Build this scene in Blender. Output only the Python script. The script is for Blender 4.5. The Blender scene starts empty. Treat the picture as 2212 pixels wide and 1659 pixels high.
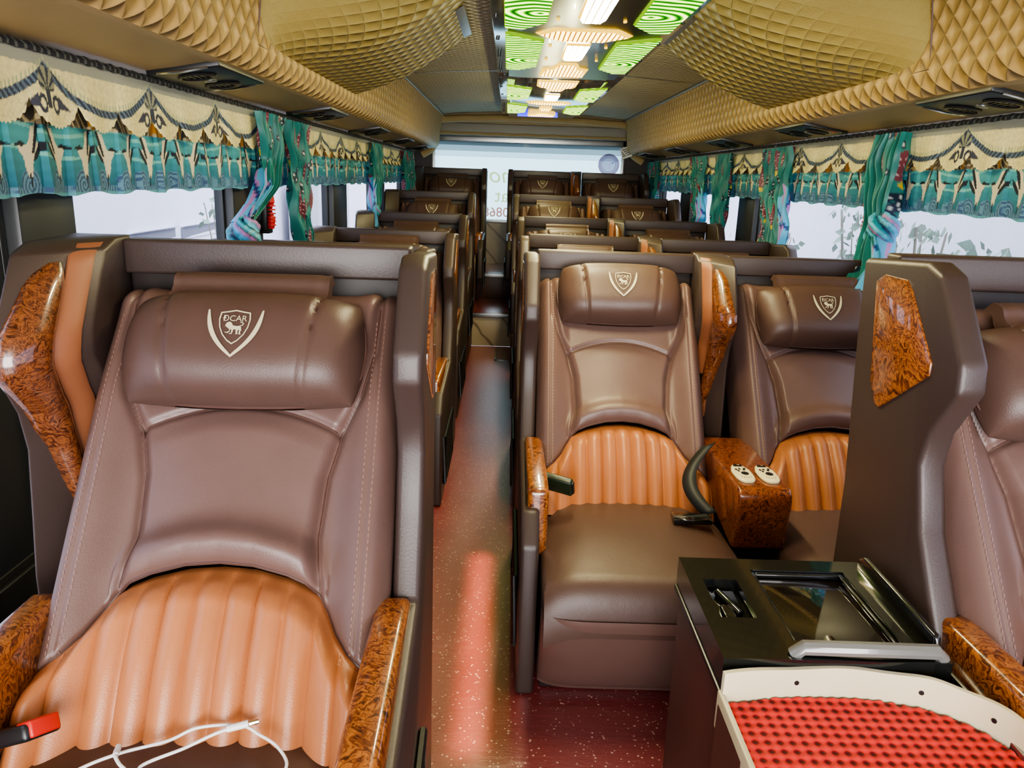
import bpy, bmesh, math, random
import numpy as np
from mathutils import Vector, Matrix
from mathutils.geometry import tessellate_polygon
random.seed(7); rng = np.random.default_rng(11)
sc = bpy.context.scene
C = sc.collection
PI = math.pi
H = 1.25                       # camera height above the aisle floor

def srgb(r, g, b):
    f = lambda c: ((c/255)/12.92 if c/255 <= .04045 else ((c/255+.055)/1.055)**2.4)
    return (f(r), f(g), f(b))

# ------------------------------------------------------------------ materials
class N:
    """small node-tree helper"""
    def __init__(s, name):
        s.m = bpy.data.materials.new(name); s.m.use_nodes = True
        s.t = s.m.node_tree; s.t.nodes.clear()
        s.out = s.n('ShaderNodeOutputMaterial')
    def n(s, typ, **kw):
        nd = s.t.nodes.new(typ)
        for k, v in kw.items(): setattr(nd, k, v)
        return nd
    def set(s, nd, key, v):
        if hasattr(v, 'bl_rna') and isinstance(v, bpy.types.NodeSocket): s.t.links.new(v, nd.inputs[key])
        elif isinstance(v, tuple) and len(v) == 3 and nd.inputs[key].type == 'RGBA': nd.inputs[key].default_value = (*v, 1)
        else: nd.inputs[key].default_value = v
    def math(s, op, a, b=0.0, c=0.0):
        nd = s.n('ShaderNodeMath', operation=op)
        s.set(nd, 0, a); s.set(nd, 1, b); s.set(nd, 2, c)
        return nd.outputs[0]
    def ramp(s, fac, stops, interp='LINEAR'):
        nd = s.n('ShaderNodeValToRGB'); cr = nd.color_ramp; cr.interpolation = interp
        while len(cr.elements) < len(stops): cr.elements.new(.5)
        for e, (p, c) in zip(cr.elements, stops): e.position = p; e.color = (*c, 1)
        s.set(nd, 0, fac); return nd.outputs[0]
    def mix(s, f, a, b):
        nd = s.n('ShaderNodeMix', data_type='RGBA')
        s.set(nd, 0, f); s.set(nd, 6, a); s.set(nd, 7, b); return nd.outputs[2]
    def noise(s, vec, scale, detail=2, rough=.5, dist=0.):
        nd = s.n('ShaderNodeTexNoise'); s.set(nd, 'Scale', scale); s.set(nd, 'Detail', detail)
        s.set(nd, 'Roughness', rough); s.set(nd, 'Distortion', dist)
        if vec is not None: s.set(nd, 'Vector', vec)
        return nd.outputs[0]
    def obj(s): return s.n('ShaderNodeTexCoord').outputs['Object']
    def uv(s): return s.n('ShaderNodeTexCoord').outputs['UV']
    def bump(s, h, strength=.3, dist=.01):
        nd = s.n('ShaderNodeBump'); s.set(nd, 'Height', h); s.set(nd, 'Strength', strength); s.set(nd, 'Distance', dist)
        return nd.outputs[0]
    def bsdf(s, color, rough=.5, normal=None, metal=0., coat=0., coat_rough=.05, coat_ior=1.5, spec=.5, emis=None, emis_s=0., alpha=None):
        b = s.n('ShaderNodeBsdfPrincipled')
        s.set(b, 'Base Color', color); s.set(b, 'Roughness', rough); s.set(b, 'Metallic', metal)
        s.set(b, 'Coat Weight', coat); s.set(b, 'Coat Roughness', coat_rough); s.set(b, 'Coat IOR', coat_ior); s.set(b, 'Specular IOR Level', spec)
        if normal is not None: s.set(b, 'Normal', normal)
        if emis is not None: s.set(b, 'Emission Color', emis); s.set(b, 'Emission Strength', emis_s)
        s.t.links.new(b.outputs[0], s.out.inputs[0]); return s.m

def plain(name, col, rough=.5, metal=0., coat=0., spec=.5, bump=None):
    k = N(name); nrm = None
    if bump: nrm = k.bump(k.noise(k.obj(), bump[0], 3), bump[1], .004)
    v = k.noise(k.obj(), 9, 2)
    c = k.mix(k.math('MULTIPLY', v, .5), col, tuple(x*.78 for x in col))
    return k.bsdf(c, rough, nrm, metal, coat, spec=spec)

def leather(name, col, rough=.42):
    k = N(name); o = k.obj()
    grain = k.noise(o, 420, 2); soft = k.noise(o, 14, 3)
    c = k.mix(soft, tuple(x*.9 for x in col), tuple(x*1.1 for x in col))
    h = k.math('ADD', grain, k.math('MULTIPLY', soft, 3.0))
    r = k.math('ADD', k.math('MULTIPLY', soft, .15), rough-.07)
    return k.bsdf(c, r, k.bump(h, .12, .003), spec=.5)

def burl(name, dark, mid, light, scale=22):
    k = N(name); o = k.obj()
    w = k.noise(o, scale*.55, 3, .6, 1.2)
    sub = k.n('ShaderNodeVectorMath', operation='SCALE'); 
    comb = k.n('ShaderNodeCombineXYZ')
    k.set(comb, 0, w); k.set(comb, 1, k.noise(o, scale*.4, 3, .6, .6)); k.set(comb, 2, w)
    k.set(sub, 0, comb.outputs[0]); k.set(sub, 'Scale', .16)
    add = k.n('ShaderNodeVectorMath', operation='ADD'); k.set(add, 0, o); k.set(add, 1, sub.outputs[0])
    fig = k.noise(add.outputs[0], scale*1.5, 5, .62, 2.6)
    rings = k.n('ShaderNodeTexWave', wave_type='RINGS'); k.set(rings, 'Vector', add.outputs[0])
    k.set(rings, 'Scale', scale*.75); k.set(rings, 'Distortion', 7.0); k.set(rings, 'Detail', 3.0); k.set(rings, 'Detail Scale', 1.6)
    f = k.math('ADD', k.math('MULTIPLY', fig, .72), k.math('MULTIPLY', rings.outputs[1], .28))
    c = k.ramp(f, [(.28, dark), (.42, mid), (.55, light), (.66, mid), (.8, dark)])
    vor = k.n('ShaderNodeTexVoronoi'); k.set(vor, 'Scale', scale*1.3); k.set(vor, 'Vector', add.outputs[0])
    knot = k.math('LESS_THAN', vor.outputs['Distance'], .13)
    c = k.mix(k.math('MULTIPLY', knot, .8), c, tuple(x*.35 for x in dark))
    return k.bsdf(c, .28, None, 0, 1.0, .03)

def quilt(name, col, k_, strength=.9, rough=.55, dist=.02, aspect=1.0, seam=.75, fade=False):
    k = N(name); uv = k.uv(); sp = k.n('ShaderNodeSeparateXYZ'); k.set(sp, 0, uv)
    u = k.math('MULTIPLY', sp.outputs[0], aspect); v = sp.outputs[1]
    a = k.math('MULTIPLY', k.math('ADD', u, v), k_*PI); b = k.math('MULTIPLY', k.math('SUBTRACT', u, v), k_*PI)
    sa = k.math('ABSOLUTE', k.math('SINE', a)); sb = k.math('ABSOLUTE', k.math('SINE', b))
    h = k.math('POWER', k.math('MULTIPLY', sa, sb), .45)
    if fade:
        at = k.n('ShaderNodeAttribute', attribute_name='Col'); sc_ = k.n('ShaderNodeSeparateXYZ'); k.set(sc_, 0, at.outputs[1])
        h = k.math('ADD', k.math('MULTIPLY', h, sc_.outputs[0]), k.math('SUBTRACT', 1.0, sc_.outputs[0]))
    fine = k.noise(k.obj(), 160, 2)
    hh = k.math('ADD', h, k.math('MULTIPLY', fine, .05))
    c = k.mix(k.math('MULTIPLY', k.math('SUBTRACT', 1.0, h), .6), col, tuple(x*seam for x in col))  # quilt creases tinted darker: crease shade put into the base colour
    return k.bsdf(c, rough, k.bump(hh, strength, dist), spec=.35)

def vcol(name, rough=.6, trans=0.0, spec=.3):
    k = N(name); a = k.n('ShaderNodeAttribute', attribute_name='Col')
    nz = k.noise(k.obj(), 300, 2)
    if trans:
        b = k.n('ShaderNodeBsdfPrincipled'); k.set(b, 'Base Color', a.outputs[0]); k.set(b, 'Roughness', rough); k.set(b, 'Specular IOR Level', spec)
        k.set(b, 'Normal', k.bump(nz, .15, .002))
        t = k.n('ShaderNodeBsdfTranslucent'); k.set(t, 'Color', a.outputs[0])
        mx = k.n('ShaderNodeMixShader'); k.set(mx, 0, trans)
        k.t.links.new(b.outputs[0], mx.inputs[1]); k.t.links.new(t.outputs[0], mx.inputs[2]); k.t.links.new(mx.outputs[0], k.out.inputs[0])
        return k.m
    return k.bsdf(a.outputs[0], rough, k.bump(nz, .15, .002), spec=spec)

def emit(name, col, s, fn=None):
    k = N(name); e = k.n('ShaderNodeEmission'); k.set(e, 'Strength', s)
    k.set(e, 'Color', fn(k) if fn else col)
    k.t.links.new(e.outputs[0], k.out.inputs[0]); return k.m

def glass(name, tint=(1, 1, 1), refl=.06, film=None):
    k = N(name); t = k.n('ShaderNodeBsdfTransparent'); k.set(t, 'Color', tint)
    g = k.n('ShaderNodeBsdfGlossy'); k.set(g, 'Roughness', .03)
    lw = k.n('ShaderNodeLayerWeight'); k.set(lw, 0, .2)
    f = k.math('MULTIPLY', lw.outputs['Fresnel'], .12)
    mx = k.n('ShaderNodeMixShader'); k.set(mx, 0, f)
    k.t.links.new(t.outputs[0], mx.inputs[1]); k.t.links.new(g.outputs[0], mx.inputs[2])
    o = mx.outputs[0]
    if film:
        tr = k.n('ShaderNodeBsdfTranslucent'); k.set(tr, 'Color', film[0])
        m2 = k.n('ShaderNodeMixShader'); k.set(m2, 0, film[1])
        k.t.links.new(o, m2.inputs[1]); k.t.links.new(tr.outputs[0], m2.inputs[2]); o = m2.outputs[0]
    k.t.links.new(o, k.out.inputs[0]); return k.m

M = {}
M['leather'] = leather('brown_leather', (.138, .080, .066), .40)
M['leather_dark'] = leather('dark_brown_leather', (.085, .047, .036), .42)
M['tan'] = leather('tan_leather', (.43, .158, .057), .36)
M['shell'] = plain('brown_shell_plastic', (.052, .034, .029), .42, bump=(300, .08))
M['shell_dark'] = plain('dark_shell_plastic', (.03, .022, .02), .5)
M['strap'] = plain('tan_strap_plastic', (.26, .095, .042), .5)
M['burl'] = burl('burl_wood_lacquer', (.045, .011, .004), (.19, .052, .012), (.43, .15, .03))
M['burl_dark'] = burl('burl_wood_dark_lacquer', (.028, .007, .003), (.10, .028, .009), (.24, .078, .022), 24)
M['burl_red'] = burl('burl_wood_red_lacquer', (.035, .008, .003), (.15, .035, .010), (.32, .09, .02), 26)
M['thread'] = plain('stitch_thread', (.24, .13, .10), .6)
M['seam'] = plain('piping_leather', (.09, .042, .032), .45)
M['gold'] = plain('silver_gold_thread', srgb(205, 196, 160), .45)
M['black'] = plain('black_plastic', (.012, .012, .013), .35)
M['black_gloss'] = plain('black_gloss_plastic', (.008, .009, .009), .12, coat=.6)
M['chrome'] = plain('chrome', (.75, .76, .78), .12, metal=1.)
M['steel'] = plain('grey_metal_trim', (.36, .37, .38), .3, metal=1.)
M['red'] = plain('red_plastic', (.55, .02, .012), .4)
M['white'] = plain('white_plastic', (.82, .82, .80), .35)
M['cream_plastic'] = plain('cream_plastic', srgb(240, 228, 180), .3, coat=.3)
M['cream'] = plain('cream_fibreglass', srgb(214, 205, 170), .35, coat=.2)
M['laminate'] = plain('brown_laminate', (.075, .030, .024), .42)
M['wall_beige'] = None
M['belt'] = plain('black_webbing', (.014, .016, .017), .55)
M['belt_dark'] = plain('dark_green_buckle_plastic', (.016, .028, .014), .35)
M['frame'] = plain('dark_window_frame', (.018, .020, .021), .4)
M['quilt'] = quilt('quilted_tan_vinyl', (.50, .335, .125), 14.0, 1.0, .45, .018, 1.0, .75)
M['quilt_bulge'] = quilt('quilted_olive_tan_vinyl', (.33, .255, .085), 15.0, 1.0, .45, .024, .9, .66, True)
M['quilt_ceiling'] = quilt('quilted_grey_olive_ceiling', (.50, .45, .30), 22.0, .8, .55, .018, .8, .6)
M['duct_smooth'] = plain('stretched_tan_vinyl', (.40, .29, .13), .5, bump=(60, .1))

def floor_mat():
    k = N('red_speckled_vinyl'); o = k.obj()
    base = k.mix(k.noise(o, 5, 4), (.19, .026, .028), (.28, .048, .048))
    v = k.n('ShaderNodeTexVoronoi'); k.set(v, 'Scale', 75.0); k.set(v, 'Randomness', 1.0); k.set(v, 'Vector', o)
    sp = k.math('LESS_THAN', v.outputs['Distance'], k.math('MULTIPLY', k.noise(o, 40, 2), .34))
    v2 = k.n('ShaderNodeTexVoronoi'); k.set(v2, 'Scale', 190.0); k.set(v2, 'Vector', o)
    s2 = k.math('LESS_THAN', v2.outputs['Distance'], k.math('MULTIPLY', k.noise(o, 60, 2), .22))
    f = k.math('MAXIMUM', sp, s2)
    c = k.mix(k.math('MULTIPLY', f, .75), base, (.80, .52, .42))
    h = k.math('ADD', k.noise(o, 26, 4, .6), k.math('MULTIPLY', k.noise(o, 120, 2), .4))
    st = k.n('ShaderNodeMapping'); k.set(st, 'Vector', o); st.inputs['Scale'].default_value = (14, 70, 14)
    h2 = k.math('MULTIPLY_ADD', h, .7, k.noise(st.outputs[0], 1.0, 3, .6))
    return k.bsdf(c, .30, k.bump(h2, .3, .005), spec=1.0, coat=1.0, coat_rough=.32, coat_ior=1.7)
M['floor'] = floor_mat()

def marble():
    k = N('beige_marbled_panel'); o = k.obj()
    v = k.n('ShaderNodeTexWave', wave_type='BANDS', bands_direction='DIAGONAL'); k.set(v, 'Scale', 2.2); k.set(v, 'Distortion', 3.0); k.set(v, 'Detail', 3.0); k.set(v, 'Vector', o)
    c = k.ramp(v.outputs[1], [(0, (.16, .12, .08)), (.04, (.40, .33, .24)), (1, (.44, .37, .27))])
    return k.bsdf(c, .35)
M['wall_beige'] = marble()

def red_mat():
    k = N('red_knobbed_rubber'); o = k.obj()
    sp = k.n('ShaderNodeSeparateXYZ'); k.set(sp, 0, o)
    a = k.math('MULTIPLY', k.math('ADD', sp.outputs[0], sp.outputs[1]), 62*PI); b = k.math('MULTIPLY', k.math('SUBTRACT', sp.outputs[0], sp.outputs[1]), 62*PI)
    s = k.math('MULTIPLY', k.math('SINE', a), k.math('SINE', b))
    h = k.math('ADD', k.math('MULTIPLY', s, .5), .5)
    c = k.ramp(h, [(0, (.05, .003, .004)), (.22, (.16, .007, .007)), (.42, (.55, .028, .024)), (.8, (.62, .035, .028))])
    return k.bsdf(c, .65, k.bump(h, .6, .005), spec=.25)
M['red_mat'] = red_mat()

def ext_wall():
    k = N('white_rendered_wall'); o = k.obj()
    c = k.mix(k.noise(o, 2.2, 5, .65), (.84, .83, .93), (.75, .74, .84))
    return k.bsdf(c, .9)
M['ext'] = ext_wall()
M['ext_grey'] = plain('grey_louvre_render', (.26, .26, .31), .9)
M['leaf'] = plain('pale_green_leaf', (.27, .36, .29), .7)
M['glass'] = glass('window_glass', (.93, .95, .98))
M['glass_rear'] = glass('rear_glass_with_teal_film', (.75, .92, .92), film=((.40, .66, .67), .84))
M['vcol'] = vcol('printed_curtain_fabric', .65, .12)
M['vcol_satin'] = vcol('printed_satin_fabric', .42, .18, .5)
M['mirror'] = plain('mirror_acrylic', (.62, .70, .74), .08, metal=.9)
M['led_black'] = plain('black_mirror_acrylic', (.010, .009, .007), .3, metal=0., coat=.12)
def led_pat(k):
    uv = k.uv(); sp = k.n('ShaderNodeSeparateXYZ'); k.set(sp, 0, uv)
    a = k.math('ABSOLUTE', k.math('SINE', k.math('MULTIPLY', sp.outputs[0], 2*PI)))
    b = k.math('ABSOLUTE', k.math('SINE', k.math('MULTIPLY', sp.outputs[1], 2*PI)))
    h = k.math('MINIMUM', a, b)
    return k.ramp(h, [(0, (.035, .014, .001)), (.22, (.06, .025, .003)), (.42, (.55, .27, .04)), (.7, (1, .72, .25))])
def led_white(k):
    uv = k.uv(); sp = k.n('ShaderNodeSeparateXYZ'); k.set(sp, 0, uv)
    a = k.math('ABSOLUTE', k.math('SINE', k.math('MULTIPLY', sp.outputs[0], 2*PI)))
    return k.ramp(a, [(0, (.003, .0018, .0004)), (.2, (.004, .0025, .0006)), (.38, (1, .80, .42)), (.5, (1, .86, .52))])
def led_green(k):
    uv = k.uv()
    w = k.n('ShaderNodeTexWave', wave_type='RINGS', rings_direction='SPHERICAL'); k.set(w, 'Vector', uv); k.set(w, 'Scale', 1.25); k.set(w, 'Distortion', 5.0); k.set(w, 'Detail', 1.5); k.set(w, 'Detail Scale', .7)
    g = k.n('ShaderNodeSeparateXYZ'); k.set(g, 0, uv)
    c = k.ramp(w.outputs[1], [(0, (.004, .06, .001)), (.3, (.03, .32, .003)), (.6, (.28, .80, .015)), (.82, (1.1, 1.3, .30))])
    return c
M['led_amber'] = emit('amber_led_lattice', (1, .7, .2), 5.0, led_pat)
M['led_white'] = emit('white_led_tubes', (1, .95, .8), 80.0, led_white)
M['led_green'] = emit('green_led_ripple', (.4, 1, .1), 1.5, led_green)
M['led_edge'] = emit('yellow_led_edge', (1, .60, .05), 1.2)
M['led_green_edge'] = emit('green_led_edge', (.25, .50, .01), .7)
M['led_blue'] = emit('blue_led_strip', (.03, .02, .9), 2.0)

# ------------------------------------------------------------------ mesh helpers
def link(name, me, parent=None, loc=None, mat=None):
    o = bpy.data.objects.new(name, me); C.objects.link(o)
    if parent is not None: o.parent = parent
    if loc is not None: o.location = loc
    return o
def tag(o, label=None, cat=None, group=None, kind=None):
    if label: o['label'] = label
    if cat: o['category'] = cat
    if group: o['group'] = group
    if kind: o['kind'] = kind
    return o
def empty(name, loc=(0, 0, 0), rz=0):
    o = bpy.data.objects.new(name, None); C.objects.link(o); o.location = loc; o.rotation_euler = (0, 0, rz); o.empty_display_size = .1
    return o
def struct(name, me, loc=None):
    o = link(name, me, None, loc); o['kind'] = 'structure'; return o

def mesh_from(verts, faces, mats, name='mesh', mi=None, smooth=True, ang=40, uv=None, col=None):
    me = bpy.data.meshes.new(name)
    me.from_pydata([tuple(map(float, v)) for v in verts], [], [tuple(int(i) for i in f) for f in faces])
    if not isinstance(mats, (list, tuple)): mats = [mats]
    for m in mats: me.materials.append(m)
    if mi is not None: me.polygons.foreach_set('material_index', np.asarray(mi, dtype=np.int32))
    if smooth:
        me.polygons.foreach_set('use_smooth', np.ones(len(me.polygons), dtype=bool))
    if uv is not None:
        l = me.uv_layers.new(name='UVMap'); idx = np.empty(len(me.loops), dtype=np.int32); me.loops.foreach_get('vertex_index', idx)
        l.data.foreach_set('uv', np.asarray(uv, dtype=np.float32)[idx].ravel())
    if col is not None:
        a = me.color_attributes.new('Col', 'FLOAT_COLOR', 'POINT')
        cc = np.ones((len(me.vertices), 4), dtype=np.float32); cc[:, :3] = col
        a.data.foreach_set('color', cc.ravel())
    me.update()
    if smooth and ang: me.set_sharp_from_angle(angle=math.radians(ang))
    return me

def grid_faces(nu, nv, flip=False, close_u=False):
    """verts laid out [i*nv + j]"""
    i = np.arange(nu if close_u else nu-1); j = np.arange(nv-1)
    I, J = np.meshgrid(i, j, indexing='ij'); I2 = (I+1) % nu
    a = I*nv+J; b = I2*nv+J; c = I2*nv+J+1; d = I*nv+J+1
    f = np.stack([a, b, c, d] if not flip else [a, d, c, b], -1).reshape(-1, 4)
    return f

def grid_mesh(P, mat, uv=None, col=None, flip=False, ang=50, smooth=True, close_u=False):
    nu, nv = P.shape[:2]
    return mesh_from(P.reshape(-1, 3), grid_faces(nu, nv, flip, close_u), mat, uv=None if uv is None else uv.reshape(-1, 2),
                     col=None if col is None else col.reshape(-1, 3), ang=ang, smooth=smooth)

class MB:
    def __init__(s): s.v = []; s.f = []; s.m = []
    def add(s, verts, faces, mi=0):
        o = len(s.v); s.v += [tuple(v) for v in verts]
        s.f += [tuple(i+o for i in f) for f in faces]; s.m += [mi]*len(faces)
    def box(s, a, b, mi=0):
        x0, y0, z0 = a; x1, y1, z1 = b
        s.add([(x0,y0,z0),(x1,y0,z0),(x1,y1,z0),(x0,y1,z0),(x0,y0,z1),(x1,y0,z1),(x1,y1,z1),(x0,y1,z1)],
              [(0,3,2,1),(4,5,6,7),(0,1,5,4),(1,2,6,5),(2,3,7,6),(3,0,4,7)], mi)
    def prism(s, poly, fn, d0, d1, mi=0):
        """poly: 2D pts, fn(p,q,d)->xyz"""
        n = len(poly)
        s.add([fn(p, q, d0) for p, q in poly]+[fn(p, q, d1) for p, q in poly],
              [tuple(range(n-1, -1, -1)), tuple(range(n, 2*n))]+[(i, (i+1) % n, n+(i+1) % n, n+i) for i in range(n)], mi)
    def flat(s, poly, fn, mi=0):
        tri = tessellate_polygon([[Vector((p, q, 0)) for p, q in poly]])
        s.add([fn(p, q) for p, q in poly], [tuple(t) for t in tri], mi)
    def tube(s, pts, r, n=8, mi=0, caps=True):
        pts = [Vector(p) for p in pts]; rr = r if isinstance(r, (list, tuple)) else [r]*len(pts)
        o = len(s.v); up = Vector((0, 0, 1))
        for k, p in enumerate(pts):
            t = (pts[min(k+1, len(pts)-1)]-pts[max(k-1, 0)]).normalized()
            a = t.cross(up); 
            if a.length < 1e-3: a = t.cross(Vector((1, 0, 0)))
            a.normalize(); b = t.cross(a).normalized()
            for q in range(n):
                th = 2*PI*q/n; s.v.append(tuple(p+rr[k]*(math.cos(th)*a+math.sin(th)*b)))
        for k in range(len(pts)-1):
            for q in range(n):
                s.f.append((o+k*n+q, o+k*n+(q+1) % n, o+(k+1)*n+(q+1) % n, o+(k+1)*n+q)); s.m.append(mi)
        if caps:
            s.f.append(tuple(o+q for q in range(n-1, -1, -1))); s.m.append(mi)
            e = o+(len(pts)-1)*n; s.f.append(tuple(e+q for q in range(n))); s.m.append(mi)
    def mesh(s, mats, bevel=0, seg=3, ang=35, name='mesh', smooth=True):
        me = mesh_from(s.v, s.f, mats, name, s.m, smooth, None)
        bm = bmesh.new(); bm.from_mesh(me); bmesh.ops.recalc_face_normals(bm, faces=bm.faces)
        if bevel:
            ed = [e for e in bm.edges if len(e.link_faces) == 2 and e.calc_face_angle(0) > math.radians(30)]
            bmesh.ops.bevel(bm, geom=ed, offset=bevel, segments=seg, affect='EDGES', profile=.5, clamp_overlap=True)
        bm.to_mesh(me); bm.free()
        me.polygons.foreach_set('use_smooth', np.full(len(me.polygons), smooth)); me.update()
        if smooth: me.set_sharp_from_angle(angle=math.radians(ang))
        return me

def boxmesh(a, b, mat, bevel=0.0, seg=2):
    m = MB(); m.box(a, b); return m.mesh(mat, bevel, seg)

def text_polys(txt, size=1.0):
    cu = bpy.data.curves.new('t', 'FONT'); cu.body = txt; cu.size = size; cu.align_x = 'CENTER'; cu.align_y = 'CENTER'; cu.resolution_u = 3
    o = bpy.data.objects.new('t', cu); C.objects.link(o)
    dg = bpy.context.evaluated_depsgraph_get(); me = bpy.data.meshes.new_from_object(o.evaluated_get(dg))
    v = [(p.co.x, p.co.y) for p in me.vertices]; f = [tuple(p.vertices) for p in me.polygons]
    bpy.data.objects.remove(o); bpy.data.curves.remove(cu); bpy.data.meshes.remove(me)
    return v, f

def smooth(a, b, x):
    t = np.clip((x-a)/(b-a), 0, 1); return t*t*(3-2*t)

# ------------------------------------------------------------------ seat geometry (local: x across, y to the rear, z up; bar at y=0)
HW = .255
BOT = np.array([0, -.50, .37]); TOP = np.array([0, -.06, .955])
AV = (TOP-BOT); BL = float(np.linalg.norm(AV)); AV /= BL
NV = np.array([0, -AV[2], AV[1]])
def seam_x(t): return np.interp(t, [-.1, .10, .20, .28, .38, .455, .52, .60, .75], [.19, .165, .149, .137, .143, .160, .188, .205, .210])
def arc_t(x): return .50-.045*(x/.16)**2
def b_top(x):
    ax = np.abs(x)
    return np.interp(ax, [0, .05, .10, .13, .15, .165, .18, .20, .22, .235, .26], [.236, .232, .219, .206, .190, .163, .132, .104, .085, .075, .07])
def gauss(d, w): return np.exp(-(d/w)**2)
def back_d(x, t, tan):
    ax = np.abs(x)
    d = .030*smooth(.15, .215, ax)*(1-.5*smooth(.5, .7, t)) - .055*np.clip((ax-.215)/.037, 0, 1)**2.2
    d = d-.04*np.clip((t-.69)/.045, 0, 1)**2
    sx = seam_x(t); inside = smooth(0.0, .02, sx-ax)
    if tan:
        ph = x/.043
        fl = np.abs(np.cos(PI*ph))**.6
        top = b_top(x)-t
        d = d+.030*smooth(0, .06, top)+.015*smooth(.0, .035, top)*fl-.008*gauss(top, .004)
        d = d+.012*gauss(t-.08, .09)*(1-(ax/.26)**2)
    else:
        d = d+inside*(.010+.012*np.clip(1-(x/.16)**2, 0, 1)*smooth(0, .05, arc_t(x)-t))
        d = d-.010*gauss(ax-sx, .0065)*smooth(.18, .22, t)-.008*gauss(arc_t(x)-t, .0065)*(ax < sx)
        d = d+.026*gauss(t-b_top(x)-.035, .03)*(ax < .16)*(1-(ax/.17)**4)
        d = d-.010*gauss(t-b_top(x), .006)
        d = d-.004*gauss(ax-.212, .003)*(t > .1)
    return d
def back_pt(x, t, d): return BOT+AV*t[..., None]+NV*d[..., None]+np.stack([x, 0*x, 0*x], -1)
def strip_stitch(m, x0, t0, t1, step, ln, w, tan):
    t = t0
    while t < t1:
        x = np.array([x0]*2); tt = np.array([t, t+ln]); P = back_pt(x, tt, back_d(x, tt, tan)+.0014); w_ = np.array([w, 0, 0])
        m.add([P[0]-w_, P[0]+w_, P[1]+w_, P[1]-w_], [(0, 1, 2, 3)]); t += step
def build_back():
    xs = np.concatenate([[-.252, -.252], np.linspace(-.252, .252, 181), [.252, .252]])
    fold = np.zeros(len(xs)); fold[[1, -2]] = -.045; fold[[0, -1]] = -.11
    M['tan_thread'] = plain('tan_thread', (.30, .10, .035), .6)
    out = []
    for tan in (True, False):
        nv = 60 if tan else 130
        v = np.linspace(0, 1, nv); X = np.repeat(xs[:, None], nv, 1); B = b_top(X)
        if tan: T = -.06+(B+.06)*v
        else: T = B+(.735-B)*v
        D = back_d(X, T, tan)+fold[:, None]
        P = back_pt(X, T, D)
        if not tan:
            Pe = P[:, -1:, :]-NV*.06; P = np.concatenate([P, Pe], 1)
        m = MB()
        if tan:
            for kx in range(-5, 6):
                x0 = (kx+.5)*.043
                if abs(x0) < .24: strip_stitch(m, x0, .0, float(b_top(np.array(x0)))-.012, .009, .005, .0007, True)
        else:
            for s_ in (-1, 1):
                for off in (.2045, .2195): strip_stitch(m, s_*off, .10, .66, .0105, .006, .0009, False)
        F = [tuple(f) for f in grid_faces(P.shape[0], P.shape[1])]; n0 = P.shape[0]*P.shape[1]
        V = np.concatenate([P.reshape(-1, 3), np.array(m.v)]); F2 = [tuple(i+n0 for i in f) for f in m.f]
        out.append(mesh_from(V, F+F2, [M['tan'], M['tan_thread']] if tan else [M['leather'], M['thread']], mi=[0]*len(F)+[1]*len(F2), ang=70))
    return out
TAN_ME, BACK_ME = build_back()
def build_seams():
    m = MB()
    def run(x, t, off=.0, r=.0016):
        P = back_pt(x, t, back_d(x, t, False)+off); m.tube([tuple(p) for p in P], r, 5)
    t = np.linspace(.20, .69, 60)
    for s_ in (-1, 1): run(s_*seam_x(t), t)
    x = np.linspace(-.152, .152, 50); run(x, arc_t(x))
    x = np.linspace(-.245, .245, 90); run(x, b_top(x)+.002, .002, .002)
    return m.mesh(M['seam'])
SEAM_ME = build_seams()

# headrest: local frame at its centre on the back slope (x, t, depth)
HRW, HRH, HRD = .194, .102, .082
def hr_depth(x, t):
    u = np.clip(np.abs(x)/HRW, 0, 1); v = np.clip(np.abs(t)/HRH, 0, 1)
    d = HRD*np.sqrt(np.clip((1-u**5)*(1-v**3.2), 0, 1))
    return d
def hr_pt(x, t, d): return AV*t[..., None]+NV*d[..., None]+np.stack([x, 0*x, 0*x], -1)
def build_headrest():
    n, m_ = 85, 49
    u = np.sin(np.linspace(-PI/2, PI/2, n)*.999); v = np.sin(np.linspace(-PI/2, PI/2, m_)*.999)
    U, V = np.meshgrid(u, v, indexing='ij')
    X = HRW*U*np.sqrt(1-.34*V**2/2); T = HRH*V*np.sqrt(1-.34*U**2/2)
    d = HRD*np.sqrt(np.clip((1-np.abs(U)**5)*(1-np.abs(V)**3.2), 0, 1))
    sx = .112+.010*V
    d = d-.0075*gauss(np.abs(X)-sx, .0035)*(d > .02)+.004*(np.abs(X) < sx)
    P = hr_pt(X, T, d)
    front = P.reshape(-1, 3); verts = list(front)
    back = hr_pt(X, T, -.35*d).reshape(-1, 3)
    f = grid_faces(n, m_); f2 = grid_faces(n, m_, True)+len(front)
    return mesh_from(np.concatenate([front, back]), np.concatenate([f, f2]), M['leather_dark'], ang=75)
HEAD_ME = build_headrest()
def hr_piping():
    m = MB(); pts = []
    for k in range(60):
        th = 2*PI*k/60; c, s = math.cos(th), math.sin(th)
        U = math.copysign(abs(c)**.45, c); V = math.copysign(abs(s)**.45, s)
        x = HRW*U*math.sqrt(1-.34*V*V/2); t = HRH*V*math.sqrt(1-.34*U*U/2)
        pts.append(AV*t+NV*.010+np.array([x*1.0, 0, 0]))
    pts.append(pts[0]); m.tube(pts, .0028, 6, caps=False)
    return m.mesh(M['seam'])
PIPE_ME = hr_piping()
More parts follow.
